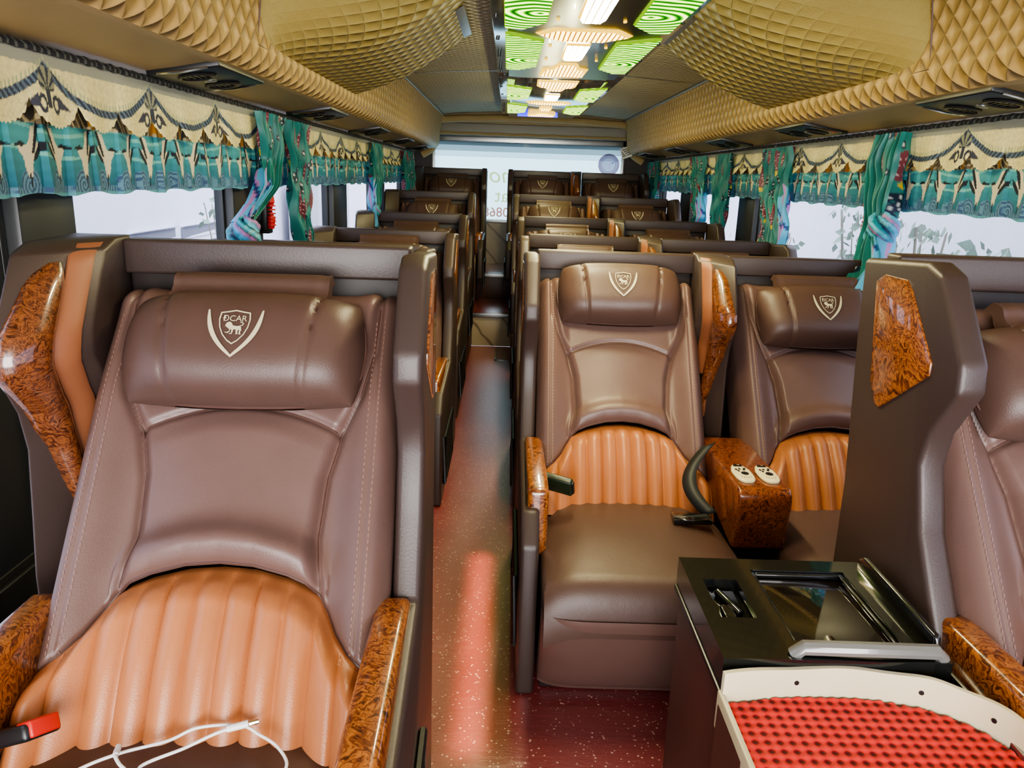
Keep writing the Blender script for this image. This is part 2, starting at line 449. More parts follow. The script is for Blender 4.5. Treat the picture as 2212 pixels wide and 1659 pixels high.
def build_emblem():
    m = MB(); S = .043   # half height
    def fn(p, q):
        x = np.array(p*S); t = np.array(q*S-.004)
        return tuple(hr_pt(x, t, hr_depth(x, t)+.0065))
    # laurel wings: two crescents, subdivided
    for sg in (-1, 1):
        outer = []; inner = []
        for k in range(15):
            a = k/14
            y = .98-1.93*a
            xo = 1.0*(1-a**2.6); xi = xo-.14*math.sin(PI*(.06+.94*a))**.8-.02 if a < .999 else 0.0
            outer.append((sg*max(xo, .0), y)); inner.append((sg*max(xi, .0), y+.10*a))
        vs = [fn(*p) for p in outer]+[fn(*p) for p in inner]
        m.add(vs, [(i, i+1, 16+i, 15+i) for i in range(14)])
    # shield ring
    def shield(s):
        pts = [(-.62, .80), (-.3, .86), (0, .93), (.3, .86), (.62, .80), (.66, .45), (.60, .05), (.45, -.32), (.22, -.62), (0, -.78), (-.22, -.62), (-.45, -.32), (-.60, .05), (-.66, .45)]
        return [(x*s*.86, (.08+(y-.08)*s)*.84+.20) for x, y in pts]
    a, b = shield(1.0), shield(.92); n = len(a)
    m.add([fn(*p) for p in a]+[fn(*p) for p in b], [(i, (i+1) % n, n+(i+1) % n, n+i) for i in range(n)])
    v, f = text_polys('\u0110CAR', .40)
    m.add([fn(p*.80, q*.86+.60) for p, q in v], f)
    # walking lion: body, mane, head, legs, tail
    body = [(-.22, .10), (-.10, .17), (.10, .12), (.30, .14), (.36, .05), (.33, -.08), (.20, -.10), (.0, -.06), (-.15, -.08), (-.24, 0)]
    mane = [(-.36, .30), (-.24, .36), (-.12, .30), (-.06, .16), (-.14, .02), (-.26, -.02), (-.34, .06), (-.42, .12), (-.40, .20)]
    legs = [[(-.24, 0), (-.16, -.02), (-.20, -.16), (-.30, -.22), (-.40, -.20), (-.40, -.24), (-.26, -.28), (-.16, -.2)],
            [(-.10, -.04), (0, -.05), (-.02, -.2), (-.06, -.32), (-.18, -.33), (-.17, -.29), (-.09, -.27)],
            [(.14, -.06), (.24, -.08), (.20, -.2), (.24, -.32), (.12, -.33), (.12, -.29), (.15, -.26), (.11, -.18)],
            [(.26, -.04), (.36, .02), (.38, -.12), (.33, -.2), (.38, -.33), (.28, -.34), (.27, -.2), (.29, -.14)]]
    tail = [(.32, .12), (.42, .16), (.47, .26), (.40, .36), (.28, .36), (.28, .32), (.38, .31), (.42, .25), (.38, .19), (.30, .16)]
    for p in [body, mane, tail]+legs: m.flat([(x*.74, y*.74+.20) for x, y in p], fn)
    return m.mesh(M['gold'], smooth=False)
EMBLEM_ME = build_emblem()
def build_flap():
    n = 30; m_ = 12
    X, V = np.meshgrid(np.linspace(-.128, .128, n), np.linspace(0, 1, m_), indexing='ij')
    T = .085+V*.062
    d = .040-.02*V**2+.004*np.cos(V*9)
    d = d-.003*gauss(np.abs(X)-.120, .003)-.003*gauss(V-.2, .05)
    P = hr_pt(X*(1-.0*V), T, d)
    back = P[:, -1:, :]-NV*.03; side0 = P[:1]-NV*.03; side1 = P[-1:]-NV*.03
    P = np.concatenate([P, back], 1)
    s0 = P[:1]-NV*.03; s1 = P[-1:]-NV*.03
    return grid_mesh(np.concatenate([s0, P, s1], 0), M['leather_dark'], ang=50)
FLAP_ME = build_flap()

# cushion and leg rest
def build_cushion():
    xs = np.linspace(-.246, .246, 61); ax = np.abs(xs)/.246
    prof = []  # (s, y, z) param along
    n = 70; P = np.zeros((61, n, 3))
    for i, x in enumerate(xs):
        a = ax[i]; yb = -.455-.13*a**3
        edge = -.03*a**6
        ys = []; zs = []
        for k in range(n):
            s = k/(n-1)
            if s < .15: q = s/.15; y = yb-.025*(1-math.cos(q*PI/2)); z = .31+.065*math.sin(q*PI/2)
            elif s < .75:
                q = (s-.15)/.60; y = (yb-.025)+q*(-.945-(yb-.025)); z = .375+.018*math.sin(PI*q)*(1-a**2)+.012*q
            else:
                q = (s-.75)/.25; th = q*PI/2*1.15; y = -.945-.062*math.sin(th); z = .387-.075+.075*math.cos(th)-.04*q*q
            # arched crease at the front of the seat
            cy = -.93+.06*(1-(x/.246)**2)*-1+.06
            z -= 0
            P[i, k] = (x, y, z+edge)
    return grid_mesh(np.concatenate([P[:1]+np.array([0, 0, -.09]), P, P[-1:]+np.array([0, 0, -.09])], 0), M['leather_dark'], flip=True, ang=60)
CUSH_ME = build_cushion()
def build_legrest():
    xs = np.linspace(-.246, .246, 41); n = 40; P = np.zeros((41, n, 3))
    for i, x in enumerate(xs):
        a = abs(x)/.246
        for k in range(n):
            q = k/(n-1); y0 = -1.012+q*.135; z0 = .30-q*.27
            off = .018*math.sin(PI*min(1, q*1.05))**.6*(1-a**8)-.02*a**8
            sag = .035*(1-(x/.246)**2)*(1-q)**3
            P[i, k] = (x, y0-off*.9, z0-off*.45+sag*.0)
    e = np.array([0, .08, 0])
    return grid_mesh(np.concatenate([P[:1]+e, P, P[-1:]+e], 0), M['leather'], flip=True, ang=60)
LEG_ME = build_legrest()

# shell
WING = [(.02, 1.02), (-.20, 1.035), (-.245, 1.02), (-.335, .90), (-.340, .855), (-.285, .775), (-.275, .72), (-.31, .62), (-.36, .50), (-.80, .47), (-.86, .40), (-.872, .015), (-.05, .015), (-.03, .6), (.01, .9)]
def thin_wing(sg, x0=HW, w=.045, bot=.015, arm_low=.47):
    m = MB(); W_ = WING if w < .0451 else WING[:8]+[(-.39, .50), (-.40, .46), (-.40, .015)]+WING[-3:]
    w = min(w, .045); poly = [(y, bot if z < .02 else max(z, bot)) for y, z in W_]
    m.prism(poly, lambda p, q, d: (sg*d, p, q), x0, x0+w); return m.mesh(M['shell'], .010, 3)
INLAY = [(-.045, .985), (-.075, 1.0), (-.15, 1.0), (-.17, .985), (-.262, .885), (-.262, .865), (-.15, .79), (-.125, .772), (-.105, .775), (-.080, .81)]
def inlay(sg, xo):
    m = MB(); m.prism(INLAY, lambda p, q, d: (sg*d, p, q), xo-.004, xo+.003); return m.mesh(M['burl'], .002, 2)
ZL = [(1.035, .19), (1.02, .245), (.90, .335), (.855, .34), (.775, .285), (.71, .27), (.60, .285), (.50, .30), (.015, .30)]
TW = .10; CH = .14
def thick_section(z, f):   # (offset from inner side outward, y) ring
    return [(0, .02), (0, -(f-CH)), (TW*.92, -f), (TW, -f+.02), (TW, .02)]
def thick_wing(sg, bot=.015):
    m = MB(); rings = []
    for z, f in ZL:
        toe = lambda y: .035*min(1, max(0, -y/.34))
        rings.append([(sg*(HW+o-toe(y)), y, bot if z < .02 else max(z, bot)) for o, y in thick_section(z, f)])
    n = 5; vs = [p for r in rings for p in r]; fs = []
    for k in range(len(rings)-1):
        for q in range(n): fs.append((k*n+q, k*n+(q+1) % n, (k+1)*n+(q+1) % n, (k+1)*n+q))
    fs.append(tuple(range(n))); fs.append(tuple(range((len(rings)-1)*n, len(rings)*n)))
    m.add(vs, fs); return m.mesh(M['shell'], .009, 3)
def diag_pt(sg, z, q, off):
    zz = [a for a, _ in ZL][::-1]; ff = [b for _, b in ZL][::-1]
    f = float(np.interp(z, zz, ff)); toe = lambda y: .035*min(1, max(0, -y/.34))
    y0 = -(f-CH); y1 = -f
    a = np.array([HW-toe(y0), y0]); b = np.array([HW+TW*.92-toe(y1), y1])
    p = a+(b-a)*q; nrm = np.array([-(b-a)[1]*-1, 0]); t = (b-a)/np.linalg.norm(b-a); nn = np.array([t[1], -t[0]])
    if nn[1] > 0: nn = -nn
    p = p+nn*off
    return (sg*p[0], p[1], z)
def diag_strip(sg, zs, q0, q1, off, mat, dome=0., thick=.012):
    n = len(zs); m_ = 9; P = np.zeros((n, m_, 3))
    for i, z in enumerate(zs):
        for j in range(m_):
            s = j/(m_-1); e = off+dome*math.sin(PI*s)**.6*math.sin(PI*min(1, max(0, i/(n-1))))**.4
            P[i, j] = diag_pt(sg, z, q0[i]+(q1[i]-q0[i])*s, e)
    L = np.array([[diag_pt(sg, z, q0[i], off-thick)] for i, z in enumerate(zs)]); R_ = np.array([[diag_pt(sg, z, q1[i], off-thick)] for i, z in enumerate(zs)])
    return grid_mesh(np.concatenate([L, P, R_], 1), mat, ang=50, flip=(sg < 0))
def wood_grip(sg):
    zs = np.linspace(1.005, .575, 30)
    q0 = np.interp(zs, [.575, .62, .72, .80, .90, .98, 1.005], [.40, .40, .50, .50, .42, .42, .5])
    q1 = np.interp(zs, [.575, .63, .75, .83, .88, .98, .995, 1.005], [.46, .62, .90, .99, 1.0, .80, .72, .6])
    return diag_strip(sg, zs, q0, q1, .006, M['burl_dark'], .022)
def strap(sg):
    zs = np.concatenate([np.linspace(1.03, .555, 30), [.548, .542, .538]])
    w = np.interp(zs, [.538, .542, .548, .56, .61, .66, 1.0], [.05, .13, .18, .21, .21, .15, .15])
    c = np.interp(zs, [.568, .65, .72, .80, .90, 1.03], [.36, .36, .36, .36, .29, .28])
    return diag_strip(sg, zs, c-w, c+w*.85, .004, M['strap'], .004)
def slot(sg):
    zs = np.linspace(.68, .575, 8); return diag_strip(sg, zs, np.full(8, .32), np.full(8, .45), .0085, M['black'], 0, .003)
def armrest(sg):
    m = MB(); poly = [(-.345, .495), (-.37, .515), (-.76, .525), (-.785, .515), (-.79, .36), (-.775, .335), (-.70, .335), (-.40, .43), (-.345, .45)]
    m.prism(poly, lambda p, q, d: (sg*d, p, q), HW-.022, HW+.030); return m.mesh(M['burl'], .012, 3)
def arm_trim(sg):
    m = MB(); poly = [(-.38, .46), (-.78, .46), (-.80, .30), (-.79, .29), (-.74, .30), (-.42, .40)]
    m.prism(poly, lambda p, q, d: (sg*d, p, q), HW+.032, HW+.040); return m.mesh(M['steel'], .002, 2)
def net_pocket(sg):
    m = MB(); X = sg*(HW+.052)
    y0, y1, z0, z1 = -.80, -.40, .10, .29
    fr = [(X, y0, z0), (X, y1, z0), (X, y1, z1), (X, y0, z1), (X, y0, z0)]
    m.tube(fr, .007, 6)
    for k in range(-3, 12):
        a = y0+k*.045
        for dr in (1, -1):
            pts = []
            for s in (0, 1):
                z = z0+(z1-z0)*s; y = a+(z1-z0)*s if dr > 0 else a+(z1-z0)*(1-s); pts.append((y, z))
            (ya, za), (yb, zb) = pts
            lo, hi = sorted((ya, yb))
            if hi <= y0 or lo >= y1: continue
            def clip(y): return za+(zb-za)*(y-ya)/(yb-ya)
            ya2 = min(max(ya, y0), y1); yb2 = min(max(yb, y0), y1)
            m.tube([(X, ya2, clip(ya2)), (X, yb2, clip(yb2))], .003, 4)
    return m.mesh(M['black'])
BAR_ME = boxmesh((-HW, -.022, .968), (HW, .03, 1.03), M['shell'], .006, 3)
def rear_shell(bot):
    return boxmesh((-HW, .0, bot), (HW, .045, .985), M['shell_dark'], .01)
def pedestal(bot):
    m = MB(); m.prism([(-.02, bot), (-.84, bot), (-.90, .25), (-.90, .30), (-.45, .30), (-.02, .85)], lambda p, q, d: (d, p, q), -HW+.015, HW-.015)
    return m.mesh(M['shell_dark'], .008)
PARTS = {}
def pm(key, fn, *a):
    k = (key,)+a
    if k not in PARTS: PARTS[k] = fn(*a)
    return PARTS[k]

def make_seat(kind, loc, bot, label, head_t=.587, flap=True, rz=0, sx=1.0, group=None):
    r = empty('reclining_seat', loc, rz); r.scale = (sx, 1, 1)
    tag(r, label, 'bus seat', group)
    b = link('backrest', BACK_ME, r); link('seam_piping', SEAM_ME, b)
    tag(link('lumbar_panel', TAN_ME, r), 'tan fluted leather lower back panel')
    h = link('headrest', HEAD_ME, r, tuple(BOT+AV*head_t+NV*.030))
    link('piping', PIPE_ME, h); tag(link('embroidered_emblem', EMBLEM_ME, h), 'silver thread crest with shield, lion and laurel')
    if flap: link('headrest_flap', FLAP_ME, h)
    link('seat_cushion', CUSH_ME, r); link('leg_rest', LEG_ME, r)
    link('top_bar', BAR_ME, r)
    link('rear_shell', pm('rs', rear_shell, bot), r); link('pedestal', pm('ped', pedestal, bot), r)
    if kind == 'single':  thin, thick = 1, -1
    elif kind == 'aisle': thin, thick = -1, 1
    elif kind == 'front_window': thin, thick = -1, None
    else: thin, thick = 1, None
    w = link('side_wing', pm('tw', thin_wing, thin, HW, .045 if kind != 'front_window' else .05, bot), r)
    if kind != 'window':
        xo = HW+.045
        tag(link('wood_inlay', pm('il', inlay, thin, xo), w), 'glossy burl wood inlay')
        a = link('armrest', pm('ar', armrest, thin), r); tag(a, 'glossy burl wood armrest')
        link('armrest_trim', pm('at', arm_trim, thin), a)
        if kind != 'front_window': link('net_pocket', pm('np', net_pocket, thin), w)
    if thick:
        w2 = link('side_wing', pm('thw', thick_wing, thick, bot), r)
        if kind == 'single' and loc[1] > 2: link('armrest', pm('ar', armrest, thick), r); return r
        tag(link('wood_grip', pm('wg', wood_grip, thick), w2), 'glossy burl wood grip')
        s = link('strap_holder', pm('st', strap, thick), w2); tag(s, 'tan slotted strap holder'); link('slot', pm('sl', slot, thick), w2)
        if kind == 'single': tag(link('armrest', pm('ar', armrest, thick), r), 'glossy burl wood armrest')
    return r

# ------------------------------------------------------------------ seats
ROWY = [1.45, 2.53, 3.65, 4.8, 5.95, 7.1]
DZ = [.09, 0.0, -.028, 0.0, .108, .292]
PLAT = [0, 0, 0, 0, .24, .45]
ORD = ['first', 'second', 'third', 'fourth', 'fifth', 'sixth']
BOTS = [PLAT[i]+.002-DZ[i] for i in range(6)]
LX = [-.440, -.540, -.535, -.545, -.555, -.500]
AX = [None, .355, .355, .355, .335, .290]
WX = [None, .972, .972, .962, .942, .902]
for i in range(6):
    lab = ('brown leather reclining seat at the head of the single-seat row, white cable lying on it' if i == 0 else
           'brown leather recliner, %s from the front in the single-seat row beside the aisle' % ORD[i])
    sL = make_seat('single', (LX[i], ROWY[i], DZ[i]), BOTS[i], lab, .587 if i != 2 else .62, True, math.radians(1.8) if i == 0 else 0, 1.03, 'single reclining seats')
    if i == 0: SEAT0 = sL
for i in range(1, 6):
    lab = ('brown leather recliner beside the aisle facing the black-topped cabinet, raised headrest' if i == 1 else
           'brown leather aisle-side recliner in the %s row of double seats' % ORD[i-1])
    sA = make_seat('aisle', (AX[i], ROWY[i], DZ[i]), BOTS[i], lab, .645 if i in (1,) else .60, i != 1, 0, 1.0, 'aisle-side recliners of the double rows')
    if i == 1: SEAT1 = sA
    lab = ('brown leather window-side recliner next to the wood console with two cream control pads' if i == 1 else
           'brown leather window-side recliner in the %s row of double seats' % ORD[i-1])
    make_seat('window', (WX[i], ROWY[i], DZ[i]), BOTS[i], lab, .587, True, 0, 1.0, 'window-side recliners of the double rows')
make_seat('front_window', (.965, 1.42, .11), .002-.11, 'foremost window-side recliner beside the black-topped cabinet, burl inlay on its wing', .56, True, 0, 1.0)

# seat belt pieces that belong to single seats
def belt_buckle(parent, loc, rot, red, label):
    m = MB(); m.box((-.028, -.05, -.011), (.028, .05, .011)); 
    b = link('seat_belt_buckle', m.mesh(M['black'] if red else M['belt_dark'], .006, 3), parent, loc); b.rotation_euler = rot; tag(b, label)
    m = MB()
    if red: m.box((-.022, -.054, -.008), (.022, -.030, .0135))
    else: m.box((-.022, -.054, -.006), (.022, -.046, .006))
    link('release_button', m.mesh(M['red'] if red else M['black'], .003), b)
    return b
belt_buckle(SEAT0, (-.200, -.585, .432), (math.radians(-25), math.radians(20), math.radians(70)), True, 'black belt buckle with a red button')
belt_buckle(SEAT1, (-.205, -.60, .462), (math.radians(10), math.radians(60), math.radians(75)), False, 'dark green-black belt buckle')
def ribbon(pts, w, mat, thick=.002):
    P = []
    for p, d in pts: P.append([np.array(p)-np.array(d)*w/2, np.array(p)+np.array(d)*w/2])
    P = np.array(P); me = grid_mesh(P, mat, ang=60); return me
pts = []
for k in range(24):
    s = k/23
    pts.append(((.238-.075*math.sin(PI*s*.85), -.455-.20*s, .535-.125*s), (.85, -.25, .40)))
bl = link('seat_belt', ribbon(pts, .040, M['belt']), SEAT1); so = bl.modifiers.new('s', 'SOLIDIFY'); so.thickness = .002
m = MB(); m.box((.10, -.70, .398), (.20, -.655, .412)); m.tube([(.115, -.70, .413), (.15, -.71, .413), (.19, -.70, .413)], .004, 6)
link('belt_tongue', m.mesh(M['black_gloss'], .004), bl)

# white charging cable on the first seat
def catmull(P, n=14):
    P = [np.array(p, float) for p in P]; P = [P[0]]+P+[P[-1]]; out = []
    for i in range(1, len(P)-2):
        for k in range(n):
            t = k/n; a, b, c, d = P[i-1:i+3]
            out.append(.5*((2*b)+(-a+c)*t+(2*a-5*b+4*c-d)*t*t+(-a+3*b-3*c+d)*t**3))
    out.append(P[-2]); return out

# ------------------------------------------------------------------ consoles between the double seats
def console_mesh(y0, y1, z):
    m = MB(); poly = [(y1, z-.10), (y1, z-.01), (y1-.01, z), (y0+.02, z+.004), (y0+.004, z-.008), (y0, z-.03), (y0+.012, z-.16), (y0+.03, z-.165)]
    m.prism(poly, lambda p, q, d: (d, p, q), -.068, .068); return m.mesh(M['burl_red'], .012, 3)
for i in range(1, 6):
    cx = (AX[i]+HW+WX[i]-HW)/2+.004; z = .515
    c = link('armrest_console', console_mesh(-.75, -.315, z), None, (cx, ROWY[i], DZ[i]))
    lab = ('glossy burl wood armrest console topped with two cream control pads' if i == 1 else
           'glossy burl wood armrest console between the %s pair of double seats' % ORD[i-1])
    tag(c, lab, 'armrest', 'consoles between the double seats')
    if i == 1:
        def pad():
            pts = []
            for k in range(28):
                th = 2*PI*k/28; x = .0255*math.copysign(abs(math.cos(th))**.7, math.cos(th)); y = .060*math.copysign(abs(math.sin(th))**.75, math.sin(th))
                pts.append((x*(1-.12*(y > .03)), y))
            m = MB(); m.prism(pts, lambda p, q, d: (p, q, d), 0, .009); return m.mesh(M['cream_plastic'], .004, 3)
        PAD = pad()
        def icons():
            m = MB(); z = .0096
            f = lambda p, q: (p, q, z)
            circ = lambda cx, cy, rx, ry, n=18: [(cx+rx*math.cos(2*PI*k/n), cy+ry*math.sin(2*PI*k/n)) for k in range(n)]
            m.flat(circ(.004, -.008, .010, .012), f); 
            for x, y in ((-.012, .018), (-.002, .022), (.008, .016), (-.008, .008), (.012, .026)): m.flat(circ(x, y, .0035, .0055, 10), f)
            m.flat([(-.012, .040), (.012, .040), (.012, .058), (.004, .050), (-.004, .058), (-.012, .050)], f)
            for k in range(5): m.flat(circ(-.012+.006*k, -.034-.003*math.sin(k*.8), .0012, .0022, 8), f)
            return m.mesh(M['black'], smooth=False)
        IC = icons()
        for x in (-.032, .032):
            p = link('control_pad', PAD, c, (x, -.645, z+.003)); tag(p, 'cream control pad with black symbols'); link('symbols', IC, p)

# ------------------------------------------------------------------ bus shell
XL, XR, YF, YR = -.95, 1.36, -1.3, 7.42
XC = (XL+XR)/2
struct('floor', boxmesh((XL, YF, -.06), (XR, 5.78, 0), M['floor']))
def block(name, a, b, mat, bev=.004): return struct(name, boxmesh(a, b, mat, bev))
block('floor_platform_left', (XL, 5.02, .0), (-.25, 7.40, .24), M['laminate'])
block('floor_platform_right', (.045, 5.02, .0), (XR, 7.40, .24), M['laminate'])
block('floor_riser_lower', (-.25, 5.78, .0), (.045, 7.40, .235), M['wall_beige'])
block('floor_step_lower', (-.25, 5.77, .235), (.045, 6.52, .252), M['floor'])
block('floor_riser_upper', (-.25, 6.52, .235), (.045, 7.40, .445), M['laminate'])
block('floor_step_upper', (-.25, 6.51, .445), (.045, 7.40, .462), M['floor'])
block('floor_platform_rear_left', (XL, 6.25, .24), (-.25, 7.40, .45), M['laminate'])
block('floor_platform_rear_right', (.045, 6.25, .24), (XR, 7.40, .45), M['laminate'])
m = MB(); m.box((-.25, 5.765, .225), (.045, 5.785, .256)); struct('trim_1', m.mesh(M['steel'], .003))
m = MB(); m.box((-.25, 6.505, .435), (.045, 6.525, .466)); struct('trim_2', m.mesh(M['steel'], .003))
# access hatch corner bracket on the floor near the step
m = MB(); m.box((-.065, 5.30, .0005), (.03, 5.33, .004)); m.box((-.065, 5.30, .0005), (-.048, 5.66, .004))
tag(link('floor_bracket', m.mesh(M['steel'], .001)), 'flat grey metal corner bracket on the aisle floor below the step', 'bracket')
# side walls
struct('wall_left', boxmesh((XL-.05, 1.50, 0), (XL, YR, .86), M['shell_dark']))
struct('wall_left_header', boxmesh((XL-.05, YF, 1.44), (XL, YR, 1.86), M['shell_dark']))
struct('wall_right', boxmesh((XR, YF, 0), (XR+.05, YR, .86), M['shell_dark']))
struct('wall_right_header', boxmesh((XR, YF, 1.44), (XR+.05, YR, 1.86), M['shell_dark']))
m = MB(); m.box((XL-.05, -1.3, 0), (XL, 1.50, .45)); m.box((XL-.05, -1.3, .45), (XL, .25, 1.44)); m.box((XL-.05, 1.20, .93), (XL-.012, 1.50, 1.44)); m.box((XL-.05, 1.33, .45), (XL-.012, 1.50, .93)); struct('door_1', m.mesh(M['frame'], .004))
m = MB(); m.box((XL-.012, 1.40, .93), (XL-.004, 1.425, 1.44)); m.box((XL-.012, 1.30, .93), (XL-.004, 1.315, 1.44)); struct('trim_60', m.mesh(plain('grey_door_rubber', (.10, .12, .16), .4), .002))
def pane(name, x, y0, y1, z0, z1, mat='glass'):
    fr = .018; m = MB()
    for a, b in (((y0, z0), (y1, z0+fr)), ((y0, z1-fr), (y1, z1)), ((y0, z0), (y0+fr, z1)), ((y1-fr, z0), (y1, z1))):
        m.box((x-.015, a[0], a[1]), (x+.015, b[0], b[1]))
    w = struct(name, m.mesh(M['frame'], .003))
    g = MB(); g.add([(x, y0, z0), (x, y1, z0), (x, y1, z1), (x, y0, z1)], [(0, 1, 2, 3)])
    link('pane', g.mesh(M[mat], smooth=False), w); return w
xl, xr = XL-.025, XR+.025
pl = [(1.50, 1.70), (2.68, 2.99), (4.22, 4.56), (5.55, 5.95), (7.05, 7.42)]
pr = [(2.85, 2.92), (4.30, 4.60), (5.83, 6.17), (7.05, 7.42)]
k = 3
for a, b in pl: struct('trim_%d' % k, boxmesh((XL-.05, a, .45), (XL+.02, b, 1.46), M['frame'], .01)); k += 1
for a, b in pr: struct('trim_%d' % k, boxmesh((XR-.02, a, .45), (XR+.05, b, 1.46), M['frame'], .01)); k += 1
pane('window_1', xl, .25, 1.50, .45, 1.44)
pane('window_2', xl, 1.70, 2.68, .86, 1.44); pane('window_3', xl, 2.99, 4.22, .86, 1.44); pane('window_4', xl, 4.56, 5.55, .86, 1.44); pane('window_5', xl, 5.95, 7.05, .86, 1.44)
pane('window_6', xr, -.2, 2.85, .86, 1.44); pane('window_7', xr, 2.92, 4.30, .86, 1.44); pane('window_8', xr, 4.60, 5.83, .86, 1.44); pane('window_9', xr, 6.17, 7.05, .86, 1.44)
# slim upright frame bars inside the near-left window
struct('trim_20', boxmesh((XL-.045, .98, .45), (XL-.005, 1.03, 1.44), M['frame'], .006))

# ceiling and ducts: lengthwise sweeps, uv in metres
def sweep(prof, ys, mat, flip=False, ang=70):
    prof = np.array(prof, float); seg = np.r_[0, np.cumsum(np.linalg.norm(np.diff(prof, axis=0), axis=1))]
    P = np.zeros((len(ys), len(prof), 3)); UV = np.zeros((len(ys), len(prof), 2))
    for i, y in enumerate(ys):
        P[i, :, 0] = prof[:, 0]; P[i, :, 1] = y; P[i, :, 2] = prof[:, 1]; UV[i, :, 0] = y; UV[i, :, 1] = seg
    return grid_mesh(P, mat, uv=UV, flip=flip, ang=ang)
def duct_profile(sg):
    f = lambda d, z: (XC+sg*d, z)          # d: distance from the centre line
    pts = [f(1.155, 1.445), f(1.08, 1.4565), f(.98, 1.472)]
    # rounded lower corner
    cx, cz, r = .897, 1.545, .060
    for k in range(13):
        a = math.radians(-80-k*100/12); pts.append(f(cx-.0+r*math.cos(a)*1.0, cz+r*math.sin(a)))
    pts += [f(.832, 1.62), f(.820, 1.70), f(.805, 1.775)]
    return pts
ys = np.linspace(YF, 7.18, 60)
for sg, nm in ((-1, 'left'), (1, 'right')):
    pr_ = duct_profile(sg)
    o = link('air_duct', sweep(pr_[:8], ys, M['duct_smooth'], flip=(sg < 0)))
    tag(o, 'long tan air duct with a diamond-quilted face above the %s seats' % ('single' if sg < 0 else 'double'), 'air duct')
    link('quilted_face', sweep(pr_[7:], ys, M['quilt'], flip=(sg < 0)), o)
    # end cap where the duct curls down to the rear window
    P = np.zeros((10, len(pr_), 3))
    for i in range(10):
        a = i/9
        for j, (x, z) in enumerate(pr_): P[i, j] = (x+(XC+sg*1.155-x)*(1-math.cos(a*PI/2)), 7.18+.20*math.sin(a*PI/2), z+(1.60-z)*.0)
    uv = np.stack(np.broadcast_arrays((7.18+.03*np.arange(10))[:, None], np.arange(len(pr_))[None, :]*.03), -1)
    link('end_cap', grid_mesh(P, M['quilt'], uv=uv, flip=(sg < 0)), o)
    # metal joint strip between duct and ceiling
    m = MB(); m.box((XC+sg*.805-.012, YF, 1.765), (XC+sg*.805+.012, 7.15, 1.780)); link('joint_strip', m.mesh(M['steel'], .003), o)
cprof = [(XC-.83+1.66*k/24, 1.778+.040*(1-((k-12)/12)**2)) for k in range(25)]
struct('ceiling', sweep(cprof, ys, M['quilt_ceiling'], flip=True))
for q, y in enumerate((4.47, 6.35)):
    m = MB(); 
    for k in range(24):
        (xa, za), (xb, zb) = cprof[k], cprof[k+1]; m.add([(xa, y-.008, za-.003), (xb, y-.008, zb-.003), (xb, y+.008, zb-.003), (xa, y+.008, za-.003)], [(0, 3, 2, 1)])
    struct('trim_%d' % (30+q), m.mesh(M['steel'], smooth=False))
m = MB(); m.add([(XL, YF, 1.86), (XR, YF, 1.86), (XR, YR, 1.86), (XL, YR, 1.86)], [(0, 1, 2, 3)]); struct('roof', m.mesh(M['shell_dark']))

# quilted air-conditioner housings bulging from the ducts
def bulge(sg):
    y0, y1 = 2.06, 3.30; nu, nv = 60, 30
    P = np.zeros((nu, nv, 3)); UV = np.zeros((nu, nv, 2)); FD = np.zeros((nu, nv, 3))
    for i in range(nu):
        y = y0+(y1-y0)*i/(nu-1)
        g = smooth(0, .55, (y-y0)) if True else 1; g = float(g)**.75
        for j in range(nv):
            s = j/(nv-1)
            # resting line on the duct face / straight slanted face
            dx0 = .842-.03*s; z0 = 1.553+.23*s
            dx1 = .846-.47*s; z1 = 1.553+.247*s-.035*math.sin(PI*s)
            P[i, j] = (XC+sg*(dx0+(dx1-dx0)*g), y, z0+(z1-z0)*g)
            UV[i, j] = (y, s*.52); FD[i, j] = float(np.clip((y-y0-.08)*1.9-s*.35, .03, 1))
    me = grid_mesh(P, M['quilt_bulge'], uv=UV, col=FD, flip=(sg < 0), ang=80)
    # rear end face
    o = link('ac_housing', me)
    tag(o, 'quilted olive-tan air-conditioner housing bulging from the duct above the %s seats' % ('single' if sg < 0 else 'double'), 'air conditioner', 'quilted housings')
    E_ = P[-1]; m = MB(); vs = [tuple(p) for p in E_]+[(XC+sg*.81, y1, 1.80)]
    m.add(vs, [(j, j+1, nv) for j in range(nv-1)]); link('end_panel', m.mesh(M['quilt_bulge'], smooth=False), o)
    # piped lower edge
    m = MB(); m.tube([tuple(P[i, 0]+np.array([-sg*.002, 0, -.004])) for i in range(0, nu, 2)]+[tuple(P[-1, 0])], .004, 6)
    m.tube([tuple(P[0, j]+np.array([-sg*.002, 0, 0])) for j in range(0, nv, 2)], .003, 6)
    link('edge_piping', m.mesh(M['seam']), o)
    m = MB(); t = [tuple(P[i, -1]) for i in range(34, nu)]
    a = [Vector(p)+Vector((-sg*.004, 0, -.004)) for p in t]; b = [p+Vector((sg*.030, 0, -.016)) for p in a]
    m.add(a+b, [(i, i+1, len(a)+i+1, len(a)+i) for i in range(len(a)-1)])
    link('metal_edge', m.mesh(M['chrome'] if sg < 0 else M['steel']), o)
    return o
bulge(-1); bulge(1)

